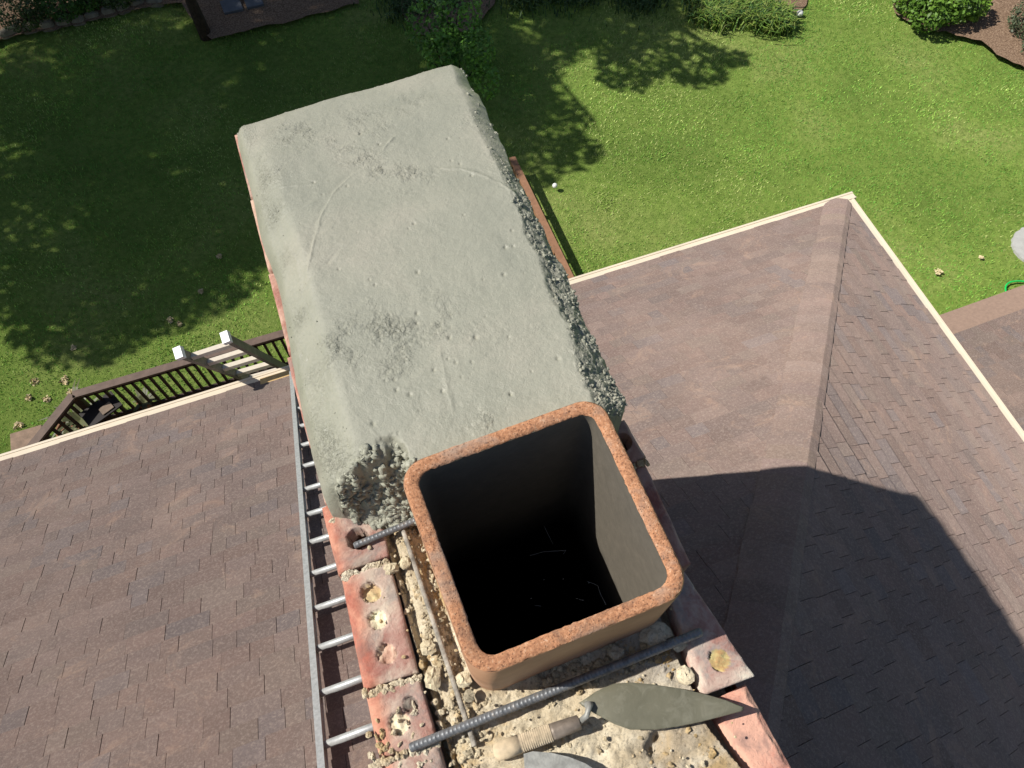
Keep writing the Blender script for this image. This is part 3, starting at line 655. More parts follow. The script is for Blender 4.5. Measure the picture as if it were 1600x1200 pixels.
A1, A2 = bp(281, 552, -4.98), bp(354, 528, -4.98); B1, B2 = bp(358, 599, -5.66), bp(421, 580, -5.66)
el = thing('extension_ladder', 'grey ladder with pale rungs standing up past the eave gutter above the deck', 'ladder', (A1[0] + .9, A1[1] + .4, ZD + .015))
B1[1] += .13; B2[1] += .13
def ext(A, B, z): t_ = (z - A[2]) / (B[2] - A[2]); return A + (B - A) * t_
for A, B in ((A1, B1), (A2, B2)):
    lo = ext(A, B, ZD + .015); mb = MB(); mb.beam(A, lo, .03, .075, (0, 1, .1)); r_ = mb.build('side_rail', M_FIB, el); ORG[r_.name] = ORG[el.name]
    d_ = (A - lo) / np.linalg.norm(A - lo); mb = MB(); mb.beam(A - d_ * .02, A + d_ * .03, .06, .09, (0, 1, .1)); mb.build('end_cap', M_WHITE, el)
for k in range(19):
    z = -5.02 - k * .232 - .10
    if z < ZD + .1: break
    u, v_ = ext(A1, B1, z), ext(A2, B2, z); mb = MB(); mb.beam(u, v_, .055, .03, (0, .35, 1)); mb.build('rung', M_RUNG, el)
# lumber on the eave
A, B = bp(408, 600, -5.58), bp(520, 566, -5.58); mb = MB(); mb.beam(A, B, .09, .04, (0, .3, 1))
tagp(mb.build('lumber', M_LUMBER), 'short pale pine board lying on the eave beside the ladder top', 'board')
A, B = bp(388, 600, -5.62), bp(500, 560, -5.62)
mb = MB(); mb.beam(A, B, .10, .02, (0, .5, 1)); tagp(mb.build('stabiliser_bar', M_ALU), 'flat grey metal bar lying on the gutter behind the pine board', 'bar')

# ------------------------------------------------------------------ chimney
T = -1.27                                    # level of the brick tops
XC0, XC1, YC0, YC1 = -.160, .388, -.52, 1.44
ch = thing('chimney', 'red brick chimney with an unfinished wet cement crown', 'chimney', ((XC0 + XC1) / 2, .45, -3.6))
def wallbox():
    nx = 2
    V = []; Fs = []; uv = []
    corners = [(XC0, YC0), (XC1, YC0), (XC1, YC1), (XC0, YC1)]; zt = T - .064; zb = -4.9
    for i in range(4):
        a, b = corners[i], corners[(i + 1) % 4]; L = math.dist(a, b); n = len(V)
        V += [(a[0], a[1], zb), (b[0], b[1], zb), (b[0], b[1], zt), (a[0], a[1], zt)]; Fs.append((n, n + 1, n + 2, n + 3)); uv += [(0, 0), (L, 0), (L, zt - zb), (0, zt - zb)]
    V = [(x, y, z) for x, y, z in V]
    o = link('brick_wall', V, Fs, M_WALLB, ch); l = o.data.uv_layers.new(name='UV')
    for i, q in enumerate(uv): l.data[i].uv = q
# the top face has a hole for the flue: leave the top open instead and cover with the mortar bed
wallbox()

def brick(quad, name='brick', z=T, red=0, holes=(), seed=0, tint=(1, 1, 1), th=.06, tilt=0, n=(64, 34), label=None, rnd=.006):
    """quad: photograph corners far-left, far-right, near-right, near-left on the plane z"""
    Q = [bp(px, py, z) if isinstance(px, (int, float)) and abs(px) > 3 or True and not isinstance(quad[0][0], np.floating) else None for px, py in quad] if not isinstance(quad[0], np.ndarray) else [np.array([q[0], q[1], z]) for q in quad]
    fl, fr, nr, nl = Q; nv, nu = n
    u = np.linspace(0, 1, nu)[:, None] * np.ones((1, nv)); v = np.linspace(0, 1, nv)[None, :] * np.ones((nu, 1))
    P = (fl[None, None] * ((1 - u) * (1 - v))[..., None] + fr * (u * (1 - v))[..., None] + nr * (u * v)[..., None] + nl * ((1 - u) * v)[..., None])
    X, Y = P[..., 0], P[..., 1]
    W_ = np.linalg.norm(fr - fl); L_ = np.linalg.norm(nl - fl)
    du = np.minimum(u, 1 - u) * W_; dv = np.minimum(v, 1 - v) * L_; d = np.minimum(du, dv)
    chip = np.clip(fbm(X * 1 + seed, Y, .03, 3, seed % 5), -.3, .5) * .006
    rr = rnd + chip
    Z = z + fbm(X + seed, Y, .05, 4, 2) * .0022 - np.clip(rr - d, 0, 1) ** 1 * np.clip((rr - d) / .006, 0, 1) * .8
    c = np.ones(X.shape + (3,)) * np.array(tint)
    for hx, hy, r, dep, fill in holes:
        H_ = bp(hx, hy, z); dist = np.hypot(X - H_[0], Y - H_[1]) + fbm(X, Y, .012, 2, 3) * .0009
        inside = dist < r
        fillz = z - dep + fbm(X + hx, Y, .012, 4, 1) * .012
        Z = np.where(inside, np.minimum(Z, fillz), Z)
        if fill is not None: c = np.where((dist < r - .0015)[..., None], np.array(fill), c)
    edge = (d < .004)[..., None]; c = np.where(edge, c * 1.06, c)
    if red: k_ = np.clip((.034 - u * W_ + fbm(X, Y, .03, 3, 1) * .012) / .02, 0, 1)[..., None]; c = c * (1 - k_) + k_ * np.array((1.05, .66, .56)); Z = Z - np.clip((.022 - u * W_) / .022, 0, 1) ** 2 * .012 + k_[..., 0] * fbm(X, Y, .008, 3, 2) * .002
    # red, scraped outer part of each brick top
    V, Fq = heightfield(X, Y, Z, z - th)
    cc = c.reshape(-1, 3); k = len(V) - len(cc); cc = np.r_[cc, np.ones((k, 3)) * np.array(tint)]
    o = link(name, V, Fq, M_BRICK, ch, True, cc)
    if label: o['label'] = label
    return o
DK = (.25, .16, .12); MF = (1.45, 1.75, 1.6); MF2 = (1.3, 1.4, 1.0)
brick([(500, 790), (592, 772), (607, 868), (526, 896)], red=1, holes=[(559, 841, .0185, .05, DK)], seed=1)
brick([(531, 903), (608, 876), (653, 1050), (566, 1078)], red=1, holes=[(579, 925, .0165, .014, MF2), (590, 968, .0160, .008, MF), (604, 1021, .0165, .006, MF)], seed=2, tint=(1.05, 1.08, 1.08))
brick([(570, 1086), (655, 1060), (683, 1156), (590, 1186)], red=1, holes=[(624, 1130, .017, .006, MF), (641, 1101, .013, .004, (.55, .6, .6))], seed=3, tint=(1.0, 1.0, 1.0))
brick([(593, 1194), (685, 1164), (734, 1330), (640, 1370)], red=1, holes=[(640, 1250, .0165, .02, MF)], seed=4)
brick([(940, 590), (972, 650), (1009, 714), (960, 734)][0:0] or [(950, 664), (976, 654), (1010, 713), (985, 723)], holes=[(972, 690, .0175, .04, DK)], seed=5, tint=(1.0, .86, .82))
brick([(988, 734), (1009, 725), (1080, 880), (1050, 893)], z=T - .006, seed=6, tint=(.9, .72, .72))
brick([(1040, 912), (1070, 893), (1180, 1056), (1100, 1086)], holes=[(1125, 1031, .0175, .003, (1.25, 1.5, .85))], seed=7, tint=(1.02, 1.12, 1.15))
brick([(1106, 1098), (1168, 1068), (1240, 1200), (1182, 1230)], z=T - .028, seed=8, tint=(1.12, .82, .76), rnd=.012)
brick([(1186, 1238), (1244, 1208), (1340, 1400), (1270, 1430)], z=T - .03, seed=9, tint=(1.12, .82, .76), rnd=.012)
# hidden course under the crown, so the red edge shows along it
for k in range(5):
    y1_ = YC1 - .005 - k * .203; y0_ = y1_ - .197
    for xa, xb in ((XC0, XC0 + .09), (XC1 - .09, XC1)):
        if y0_ < .515: y0_ = .515
        xo = rng.normal(0, .0015) + ((.0035 - .0085 * (1.46 - y1_)) if xa < 0 else -.014)
        brick([np.array([xa + xo, y1_]), np.array([xb + xo, y1_]), np.array([xb + xo, y0_]), np.array([xa + xo, y0_])], seed=10 + k, n=(34, 16), tint=(1.05, .9, .85))
mb = MB()
for k in range(3):
    mb.box(((XC0 + .09 + XC1 - .09) / 2 - .15 + .15 * k, YC1 - .045, T - .03), (.14, .09, .06))
mb.c = [(1, .9, .85)] * len(mb.v); mb.build('brick', M_BRICK, ch)

# mortar bed around the flue
FX0, FX1, FY0, FY1 = -.012, .316, .138, .462
FX0 += 0; fcx, fcy = (FX0 + FX1) / 2, (FY0 + FY1) / 2; fw, fh = (FX1 - FX0) / 2, (FY1 - FY0) / 2
def bumps(X, Y, Z, n, rr, hh, region, q, gx, gy, mask=None):
    """drop lumps of radius rr and height hh (ellipsoids) on a regular grid"""
    x0, y0, dx, dy = gx
    for _ in range(n):
        x = q.uniform(region[0], region[1]); y = q.uniform(region[2], region[3])
        if mask is not None and not mask(x, y): continue
        r = q.uniform(*rr); h = r * q.uniform(*hh); i0, i1 = int((x - r * 1.4 - x0) / dx), int((x + r * 1.4 - x0) / dx) + 2; j0, j1 = int((y - r * 1.4 - y0) / dy), int((y + r * 1.4 - y0) / dy) + 2
        i0 = max(i0, 0); j0 = max(j0, 0); i1 = min(i1, X.shape[0]); j1 = min(j1, X.shape[1])
        if i0 >= i1 or j0 >= j1: continue
        xs = X[i0:i1, j0:j1] - x; ys = Y[i0:i1, j0:j1] - y; a = q.uniform(0, 3.14); ca, sa = math.cos(a), math.sin(a)
        uu = (xs * ca + ys * sa) / r; vv = (-xs * sa + ys * ca) / (r * q.uniform(.55, 1)); p = q.choice([2, 3, 4])
        d = (np.abs(uu) ** p + np.abs(vv) ** p) ** (1 / p); b = Z[min(max(int((x - x0) / dx), 0), Z.shape[0] - 1), min(max(int((y - y0) / dy), 0), Z.shape[1] - 1)]
        tgt = b + h * np.sqrt(np.clip(1 - d * d, 0, 1)) + (uu * q.uniform(-.3, .3) + vv * q.uniform(-.3, .3)) * h
        Z[i0:i1, j0:j1] = np.where(d < 1, np.maximum(Z[i0:i1, j0:j1], tgt), Z[i0:i1, j0:j1])
    return Z
st_ = .0022
xs = np.arange(XC0 + .05, XC1 - .02, st_); ys = np.arange(-.5, .52, st_); X, Y = np.meshgrid(xs, ys, indexing='ij')
Z = T - .012 + fbm(X, Y, .09, 4, 4) * .012 + fbm(X, Y, .02, 4, 1) * .006 - np.clip(np.abs(fbm(X, Y, .03, 4, 3)) - .02, -.02, 0) * -.12
inn = np.interp(Y, [-.5, .1, .2, .45, .52], [-.075, -.075, -.078, -.078, -.078])
dl = X - inn                                                   # distance right of the left bricks
groove = np.exp(-((dl - .006) / .008) ** 2) * .022; Z -= groove
Z -= .012 * np.exp(-((X - (FX0 - .012)) / .008) ** 2) * (Y > .12)
Z -= .03 * np.exp(-(((X - .315) / .02) ** 2 + ((Y - .11) / .03) ** 2))
Z += .004 * np.clip((.10 - Y) / .1, 0, 1)
q = random.Random(5); G_ = (xs[0], ys[0], st_, st_)
lm = lambda x, y: (x < FX0 - .012 and x > -.08) or (y < FY0 - .004 and (x < .06 or q.random() < .32 or y > .085))
Z = bumps(X, Y, Z, 500, (.002, .005), (.4, .9), (-.085, .30, -.3, .5), q, G_, None, lm)
Z = bumps(X, Y, Z, 8, (.009, .015), (.3, .6), (-.075, -.025, -.2, .42), q, G_, None, lm)
Z = np.where((X < inn - .004) | (X > np.interp(Y, [-.3, -.12, -.01, 0], [.372, .335, .300, .306])), T - .062, Z)
inside = (np.abs(X - fcx) < fw - .01) & (np.abs(Y - fcy) < fh - .01)
for (px, py, r) in [(1022, 1170, .012), (1030, 1150, .01)]:
    c = bp(px, py, T - .01); Z -= .03 * np.exp(-(((X - c[0]) / r) ** 2 + ((Y - c[1]) / r) ** 2))
V, Fq = heightfield(X, Y, Z, T - .07)
nq = grid_faces(*X.shape); keep = ~(inside.ravel()[nq].all(1)); Fq = np.r_[nq[keep], Fq[len(nq):]]
col = np.ones((len(V), 3)); nvv = X.size
shade = np.ones(X.shape + (3,)); w1 = np.clip(fbm(X, Y, .06, 3, 6) * 2.2 + .15, 0, 1)[..., None]
grey = np.clip((X - .17) / .06, 0, 1)[..., None] * np.clip(vnoise(X, Y, .05, 2) + .6, 0, 1)[..., None] * 1.1
shade = shade * (1 - w1 * .0) * (1 - grey * np.array([.3, .3, .25])); col[:nvv] = shade.reshape(-1, 3)
link('mortar_bed', V, Fq, M_MORT, ch, True, col)
# mortar smears: joints between bricks at the left, as lumps
mb = MB()
def lump(mb, c, r, seed, col=(1, 1, 1), n=12):
    q_ = np.random.default_rng(seed); th = np.linspace(.05, math.pi, 7)[:, None]; ph = np.linspace(0, 2 * math.pi, n + 1)[None, :-1]
    k = 1 + q_.normal(0, .16, (7, n)); x = np.sin(th) * np.cos(ph) * k; y = np.sin(th) * np.sin(ph) * k; z = np.cos(th) * np.ones_like(ph) * k
    V = np.stack([x * r[0], y * r[1], z * r[2]], -1).reshape(-1, 3); a = q_.uniform(0, 6.28); ca, sa = math.cos(a), math.sin(a)
    V = np.c_[V[:, 0] * ca - V[:, 1] * sa, V[:, 0] * sa + V[:, 1] * ca, V[:, 2]] + np.array(c)
    mb.add(list(V), [(i * n + j, (i + 1) * n + j, (i + 1) * n + (j + 1) % n, i * n + (j + 1) % n) for i in range(6) for j in range(n)] + [tuple(range(n))[::-1]], col)
k = 0
for (a, b, n_) in [((536, 905), (604, 876), 15), ((572, 1085), (654, 1058), 16), ((592, 1192), (684, 1162), 14), ((1012, 722), (980, 736), 4), ((520, 812), (548, 806), 3)]:
    for t_ in np.linspace(0, 1, n_):
        k += 1; px = a[0] + (b[0] - a[0]) * t_ + rng.normal(0, 2); py = a[1] + (b[1] - a[1]) * t_ + rng.normal(0, 2)
        lump(mb, bp(px, py, T - .004), (rng.uniform(.005, .009), rng.uniform(.004, .007), rng.uniform(.003, .006)), k)
for _ in range(36):
    px, py = [(605, 1170), (600, 1140), (560, 800), (660, 1190), (640, 1180), (625, 1120)][rng.integers(6)]; k += 1
    lump(mb, bp(px + rng.normal(0, 14), py + rng.normal(0, 14), T - .002), tuple(rng.uniform(.002, .007, 3)), 400 + k)
jo = mb.build('mortar_joint', M_MORT, ch); jo['kind'] = 'stuff'

ICO_N = 9
def many_lumps(P, r, seed, col, jag=.2):
    jag = jag * 1.35
    q_ = np.random.default_rng(seed); m_ = len(P); th = np.array([.35, 1.0, 1.6, 2.2])
    ph = np.arange(ICO_N) * 2 * math.pi / ICO_N
    u_ = np.concatenate([[[0, 0, 1.]]] + [np.stack([np.sin(t_) * np.cos(ph + i * .35), np.sin(t_) * np.sin(ph + i * .35), np.cos(t_) * np.ones(ICO_N)], 1) for i, t_ in enumerate(th)])
    u_ = np.sign(u_) * np.abs(u_) ** .7
    V = u_[None] * (1 + jag * q_.normal(size=(m_, len(u_), 1))) * r[:, None, :]
    a = q_.uniform(0, 6.28, m_); ca, sa = np.cos(a)[:, None], np.sin(a)[:, None]; tx = q_.normal(0, .35, m_)[:, None]
    x, y, z = V[..., 0], V[..., 1], V[..., 2]; y, z = y * np.cos(tx) - z * np.sin(tx), y * np.sin(tx) + z * np.cos(tx)
    V = np.stack([x * ca - y * sa, x * sa + y * ca, z], -1) + P[:, None, :]
    f = []
    for j in range(ICO_N): f.append((0, 1 + j, 1 + (j + 1) % ICO_N))
    for i in range(3):
        for j in range(ICO_N): a_, b_, c_, d_ = 1 + i * ICO_N + j, 1 + i * ICO_N + (j + 1) % ICO_N, 1 + (i + 1) * ICO_N + (j + 1) % ICO_N, 1 + (i + 1) * ICO_N + j; f += [(a_, d_, c_), (a_, c_, b_)]
    f = np.array(f); Fq_ = (np.arange(m_) * len(u_))[:, None, None] + f[None]
    C_ = np.array(col)[None, None] * q_.uniform(.82, 1.1, (m_, 1, 1)) * np.ones((m_, len(u_), 3))
    return V.reshape(-1, 3), Fq_.reshape(-1, 3), C_.reshape(-1, 3)
def zmort(x, y):
    i = np.clip(((x - xs[0]) / st_).astype(int), 0, len(xs) - 1); j = np.clip(((y - ys[0]) / st_).astype(int), 0, len(ys) - 1); return Z[i, j]
N_ = 16000; px_ = rng.uniform(-.085, .31, N_); py_ = rng.uniform(-.22, .45, N_)
ok = ~((px_ > FX0 - .003) & (px_ < FX1 + .004) & (py_ > FY0 - .003) & (py_ < FY1 + .01))
ok &= (px_ < FX0) | (py_ > .085) & (px_ > .08) | (rng.random(N_) < .10)
ok &= fbm(px_, py_, .035, 3, 4) > -.22
px_, py_ = px_[ok], py_[ok]; rr_ = .0007 + .0062 * rng.random(len(px_)) ** 4.5
V, Fq, cc_ = many_lumps(np.stack([px_, py_, zmort(px_, py_) + rr_ * .05], 1), np.stack([rr_, rr_ * rng.uniform(.6, 1, len(rr_)), rr_ * rng.uniform(.5, .9, len(rr_))], 1), 5, (1.02, 1.0, .95), .2)
o = link('mortar_rubble', V, Fq, M_MORT, None, False, cc_); tagp(o, 'cream crumbling mortar rubble packed round the flue liner', 'rubble', None, 'stuff')

# flue liner -------------------------------------------------------
def rrect(cx, cy, hw, hh, r, n=10):
    pts = []
    for (sx_, sy_, a0) in ((1, 1, 0), (-1, 1, 90), (-1, -1, 180), (1, -1, 270)):
        for k in range(n + 1):
            a = radians(a0 + 90 * k / n); pts.append((cx + sx_ * (hw - r) + r * math.cos(a), cy + sy_ * (hh - r) + r * math.sin(a)))
    # add points along the straight sides
    out = []
    for i, p in enumerate(pts):
        nx_ = pts[(i + 1) % len(pts)]; out.append(p); d_ = math.dist(p, nx_)
        if d_ > .03:
            m_ = int(d_ / .006)
            for j in range(1, m_): out.append((p[0] + (nx_[0] - p[0]) * j / m_, p[1] + (nx_[1] - p[1]) * j / m_))
    return out
fl = thing('flue_liner_anchor', None, None, (0, 0, 0)) if False else None
CO = [np.array(bp(617.6 + 1, 729, -1.076)), bp(936, 613.8, -1.076), bp(1085.8, 925, -1.076), bp(738.3, 1066.7, -1.076)]
def warp(p):                                                   # unit rounded square -> measured corner quad
    u = (p[0] + 1) / 2; v = (1 - p[1]) / 2
    q_ = CO[0] * (1 - u) * (1 - v) + CO[1] * u * (1 - v) + CO[2] * u * v + CO[3] * (1 - u) * v; return q_
def ring(off, r, z): # off: inward offset in metres
    s_ = .163; pts = rrect(0, 0, s_ - off, s_ - off, max(r, .004)); o_ = []
    for x, y in pts:
        q_ = warp((x / s_, y / s_)); o_.append((q_[0], q_[1], z))
    return o_
ZF = -1.076
def lofts(rings, noise=None):
    n = len(rings[0]); V = []; Fs = []
    for r_ in rings:
        assert len(r_) == n; V += r_
    for i in range(len(rings) - 1):
        Fs += [(i * n + k, (i + 1) * n + k, (i + 1) * n + (k + 1) % n, i * n + (k + 1) % n) for k in range(n)]
    return np.array(V), Fs
def samering(off, r, z, base=None):
    # resample to a constant count
    p = np.array(ring(off, r, z)); d = np.r_[0, np.cumsum(np.linalg.norm(np.diff(np.r_[p, p[:1]], axis=0), axis=1))]; t_ = np.linspace(0, d[-1], 241)[:-1]; pp = np.r_[p, p[:1]]
    return [tuple(v_) for v_ in np.stack([np.interp(t_, d, pp[:, k]) for k in range(3)], 1)]
TH = .0225; RO, RI = .040, .022
V, Fs = lofts([samering(.0015, RO, ZF - .002), samering(0, RO, ZF - .005), samering(0, RO, -1.2), samering(0, RO, -1.45)]); 
flue = link('flue_liner', V, Fs, M_FLUE, ch, True); flue['label'] = 'square terracotta flue liner rising from the mortar'
ORG[flue.name] = ORG[ch.name]
rings = [samering(.0015, RO, ZF - .002), samering(.003, RO, ZF), samering(TH * .3, RO * .85, ZF + .0012), samering(TH * .55, RO * .75, ZF + .0015), samering(TH * .8, RO * .62, ZF + .0005), samering(TH * .95, RI * 1.05, ZF - .001), samering(TH, RI, ZF - .004)]
V, Fs = lofts(rings); V = V + rng.normal(0, .00035, V.shape) * np.array([1, 1, 1.2]); V[:, 2] += fbm(V[:, 0], V[:, 1], .05, 3) * .002
link('rim', V, Fs, M_RIM, flue, True)
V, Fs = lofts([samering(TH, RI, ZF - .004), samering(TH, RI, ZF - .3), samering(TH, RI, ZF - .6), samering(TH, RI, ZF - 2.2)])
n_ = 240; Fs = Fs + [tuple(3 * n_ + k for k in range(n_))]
inn_o = link('inner_wall', V, Fs, M_SOOT_SHADE, flue, True)
# orange clay on top, dusty grey soot, then the deep shade painted black
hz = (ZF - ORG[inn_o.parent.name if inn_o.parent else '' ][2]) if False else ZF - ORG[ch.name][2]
s_ = SOOT_SHADE
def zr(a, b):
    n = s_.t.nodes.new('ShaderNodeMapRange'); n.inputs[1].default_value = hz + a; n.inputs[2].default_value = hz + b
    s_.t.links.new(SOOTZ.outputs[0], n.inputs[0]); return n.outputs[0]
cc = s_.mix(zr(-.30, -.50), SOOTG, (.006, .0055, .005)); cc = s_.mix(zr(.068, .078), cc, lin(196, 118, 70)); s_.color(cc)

# wet cement crown -------------------------------------------------
nx_, ny_ = 300, 520
u = np.linspace(0, 1, nx_)[:, None] * np.ones((1, ny_)); v = np.linspace(0, 1, ny_)[None, :] * np.ones((nx_, 1))     # v: 0 near, 1 far
def edgepts(lst): return np.array([bp(*q_)[:2] for q_ in lst])
Lp = edgepts([(516, 792, -1.262), (505, 760, -1.25), (478, 650, -1.25), (458, 560, -1.25), (440, 470, -1.25), (418, 400, -1.25), (400, 330, -1.25), (384, 270, -1.25), (371, 225, -1.25), (366, 200, -1.25)])
Rp = edgepts([(968, 655, -1.190), (972, 636, -1.19), (935, 560, -1.192), (884, 450, -1.195), (850, 380, -1.20), (818, 310, -1.207), (790, 250, -1.215), (762, 190, -1.225), (738, 136, -1.235), (720, 94, -1.245)])
def resamp(P, n):
    d = np.r_[0, np.cumsum(np.linalg.norm(np.diff(P, axis=0), axis=1))]; t_ = np.linspace(0, d[-1], n); return np.stack([np.interp(t_, d, P[:, 0]), np.interp(t_, d, P[:, 1])], 1)
Lc, Rc = resamp(Lp, ny_), resamp(Rp, ny_)
nearB = [(0, 0.0), (.06, .004), (.12, -.024), (.2, -.044), (.28, -.052), (.34, -.03), (.40, .01), (1, .0)]
X = Lc[None, :, 0] * (1 - u) + Rc[None, :, 0] * u; Y = Lc[None, :, 1] * (1 - u) + Rc[None, :, 1] * u
# near boundary wraps round the flue: left of it comes nearer, behind it stops at its back face
fy = np.interp(X, [-.17, -.13, -.09, -.05, -.022, -.012, .02, .30, .322, .335, .40], [.495, .475, .447, .437, .43, .44, .448, .452, .452, .452, .47])
yn0 = Lc[0, 1] * (1 - u[:, :1]) + Rc[0, 1] * u[:, :1]
fyn = fy[:, :1] if False else np.interp(X[:, 0], [-.17, -.13, -.09, -.05, -.022, -.010, .02, .30, .322, .335, .40], [.495, .475, .447, .437, .43, .445, .448, .452, .45, .452, .47])[:, None]
yf = Y[:, -1:]; Y = Y + (1 - v) ** 6 * (fyn - Y[:, :1])
# far corner wobble
Y = Y + np.where(v > .9, (v - .9) / .1, 0) * (fbm(X, 0 * X, .12, 3, 5) * .007)
X = X + (fbm(Y, u * 0 + .3, .09, 3, 2) * .010) * (u > .9) * ((u - .9) / .1) + (fbm(Y, u * 0 + .7, .12, 3, 3) * .005) * (u < .06) * ((.06 - u) / .06)
W_ = Rc[None, :, 0] - Lc[None, :, 0]
dL = u * W_; dR = (1 - u) * W_
crl = np.interp(v, [0, .3, .6, 1], [.075, .068, .06, .035]); crr = np.interp(v, [0, .05, .15, .29, .38, .52, .64, .8, 1], [.066, .062, .054, .050, .046, .042, .038, .040, .03]) * (1 + .22 * fbm(Y, 0 * X, .05, 3, 4))
zt = np.interp(v, [0, .1, .5, .8, .97, 1], [-1.110, -1.115, -1.145, -1.185, -1.222, -1.236])
Z = zt.copy()
edgeL = -1.184 - .048 * v
sL = np.clip(dL / crl, 0, 1); sL_ = dL / (crl * 1.5); _bv = edgeL + (zt - .006 - edgeL) * (dL / crl); _k = .004; Z = -_k * np.log(np.exp(-np.clip(Z + 1.2, -1, 1) / _k) + np.exp(-np.clip(_bv + 1.2, -1, 1) / _k)) - 1.2
Z = Z - np.where(dL < .022, (.022 - dL) ** 2 / .022 * 1.5, 0)
edgeR = zt - .80 * crr
sR = np.clip(dR / crr, 0, 1); prof = 1 - (1 - sR) ** np.interp(v, [0, .5, 1], [1.15, 1.2, 1.5]); Z = np.where(dR < crr, edgeR + (Z - edgeR) * prof, Z)
Z = Z - np.exp(-(1 - v) / .012) * .022
# near-left rough slope
_tp = np.array([bp(x_, y_, -1.19) for x_, y_ in [(520, 792), (532, 774), (548, 750), (585, 727), (613, 713), (640, 716)]])
ytop = np.interp(X, np.r_[_tp[:, 0], .0], np.r_[_tp[:, 1], _tp[-1, 1] - .03]) + fbm(X, Y, .03, 4, 6) * .026 + .006
slope = np.clip((ytop - Y) / np.maximum(ytop - fyn, .004), 0, 1) * (ytop > fyn) * np.clip((.01 - X) / .02, 0, 1)
Z = Z - (slope * slope * (3 - 2 * slope)) * np.maximum(Z - (T + .004), 0)
nl_ = np.clip((fyn + .03 - Y) / .03, 0, 1) * np.clip((.0 - X) / .02, 0, 1); Z = Z - nl_ ** 2.2 * np.maximum(Z - (T + .004), 0) * (slope < .01)
Z = np.maximum(Z, T + .004)

# surface undulation, trowel marks
Z += fbm(X, Y, .35, 3, 6) * .0022 + fbm(X * 1.0, Y * .6, .08, 3, 7) * .0022
def img(P): return P
ridges = [([(474, 470), (490, 400), (500, 345), (520, 300), (548, 268), (580, 246), (612, 205)], .0020, .0032), ([(690, 262), (720, 264), (750, 274), (780, 290), (806, 310)], .0026, .0035), ([(430, 285), (470, 283), (510, 278)], .0012, .003), ([(432, 345), (455, 330), (490, 315)], .0014, .003), ([(432, 345), (440, 368), (465, 410), (474, 470), (520, 560)], .0014, .004),
          ([(430, 262), (445, 240), (470, 224)], -.0012, .004), ([(410, 255), (425, 235)], -.001, .004), ([(692, 560), (700, 610), (712, 660)], .0010, .003), ([(515, 420), (535, 395)], -.001, .003), ([(808, 310), (812, 340), (850, 420), (880, 500), (905, 560)], .0022, .004), ([(500, 690), (530, 720), (560, 745), (572, 770)], .002, .004), ([(545, 610), (560, 660), (600, 700)], .0008, .004), ([(530, 520), (545, 560), (560, 600)], .0010, .005),
          ([(640, 330), (720, 300), (790, 330)], .0006, .006), ([(560, 500), (640, 420), (760, 380)], .0006, .007), ([(620, 640), (700, 560), (820, 520)], .0006, .007), ([(480, 250), (560, 200), (660, 170)], .0008, .005)]
zc_ = -1.16
for pl_, amp, wd in ridges:
    P = np.array([bp(x, y, zc_)[:2] for x, y in pl_]); D = np.full(X.shape, 9.)
    x0_, x1_, y0_, y1_ = P[:, 0].min() - .03, P[:, 0].max() + .03, P[:, 1].min() - .03, P[:, 1].max() + .03
    mk = (X > x0_) & (X < x1_) & (Y > y0_) & (Y < y1_); xm, ym = X[mk], Y[mk]; dm = np.full(xm.shape, 9.); sgn = np.zeros(xm.shape)
    for a, b in zip(P[:-1], P[1:]):
        ab = b - a; t_ = np.clip(((xm - a[0]) * ab[0] + (ym - a[1]) * ab[1]) / (ab @ ab), 0, 1); ex = xm - a[0] - t_ * ab[0]; ey = ym - a[1] - t_ * ab[1]; dd = np.hypot(ex, ey)
        cr = np.sign(ab[0] * ey - ab[1] * ex); up_ = dd < dm; dm = np.where(up_, dd, dm); sgn = np.where(up_, cr, sgn)
    dm = np.abs(dm + fbm(xm, ym, .02, 3, 2) * .004)
    Z[mk] += .95 * amp * np.exp(-(dm / wd) ** 2) * np.clip(.55 + fbm(xm, ym, .05, 3, 1) * 1.8, 0, 1.2) - abs(amp) * .5 * np.exp(-(dm / (wd * 4)) ** 2) * (sgn > 0)
# rough, pitted areas
RA = np.zeros(X.shape)
for (px, py, r, a) in [(455, 190, .05, .8), (560, 170, .05, .7), (640, 140, .04, .6), (560, 235, .035, 1), (520, 215, .03, .8), (600, 200, .03, .7), (420, 260, .03, .6), (425, 320, .03, .8), (440, 400, .03, .7), (460, 480, .03, .7), (640, 270, .05, .8), (600, 260, .03, .9), (585, 530, .05, .9), (640, 545, .05, .8), (530, 560, .04, .8), (700, 520, .03, .5), (760, 540, .04, .4), (480, 620, .04, .6), (500, 700, .04, .8), (535, 735, .03, .8), (770, 680, .025, .8), (700, 690, .03, .4), (620, 600, .03, .4), (740, 180, .03, .5), (790, 250, .03, .6), (680, 480, .03, .4), (830, 540, .03, .3), (900, 560, .02, .5)]:
    c = bp(px, py, zc_); RA += a * np.exp(-(((X - c[0]) ** 2 + (Y - c[1]) ** 2) / r ** 2))
RA = np.clip(RA, 0, 1.2) * np.clip(vnoise(X, Y, .022, 3) * 1.6 + .62, 0, 1)
nz = fbm(X, Y, .0085, 3, 1); Z += RA * (np.clip(nz, -.6, .3)) * .0048 + RA * np.abs(fbm(X, Y, .016, 2, 5)) * -.0032
Z += fbm(X, Y, .012, 3, 3) * .0007
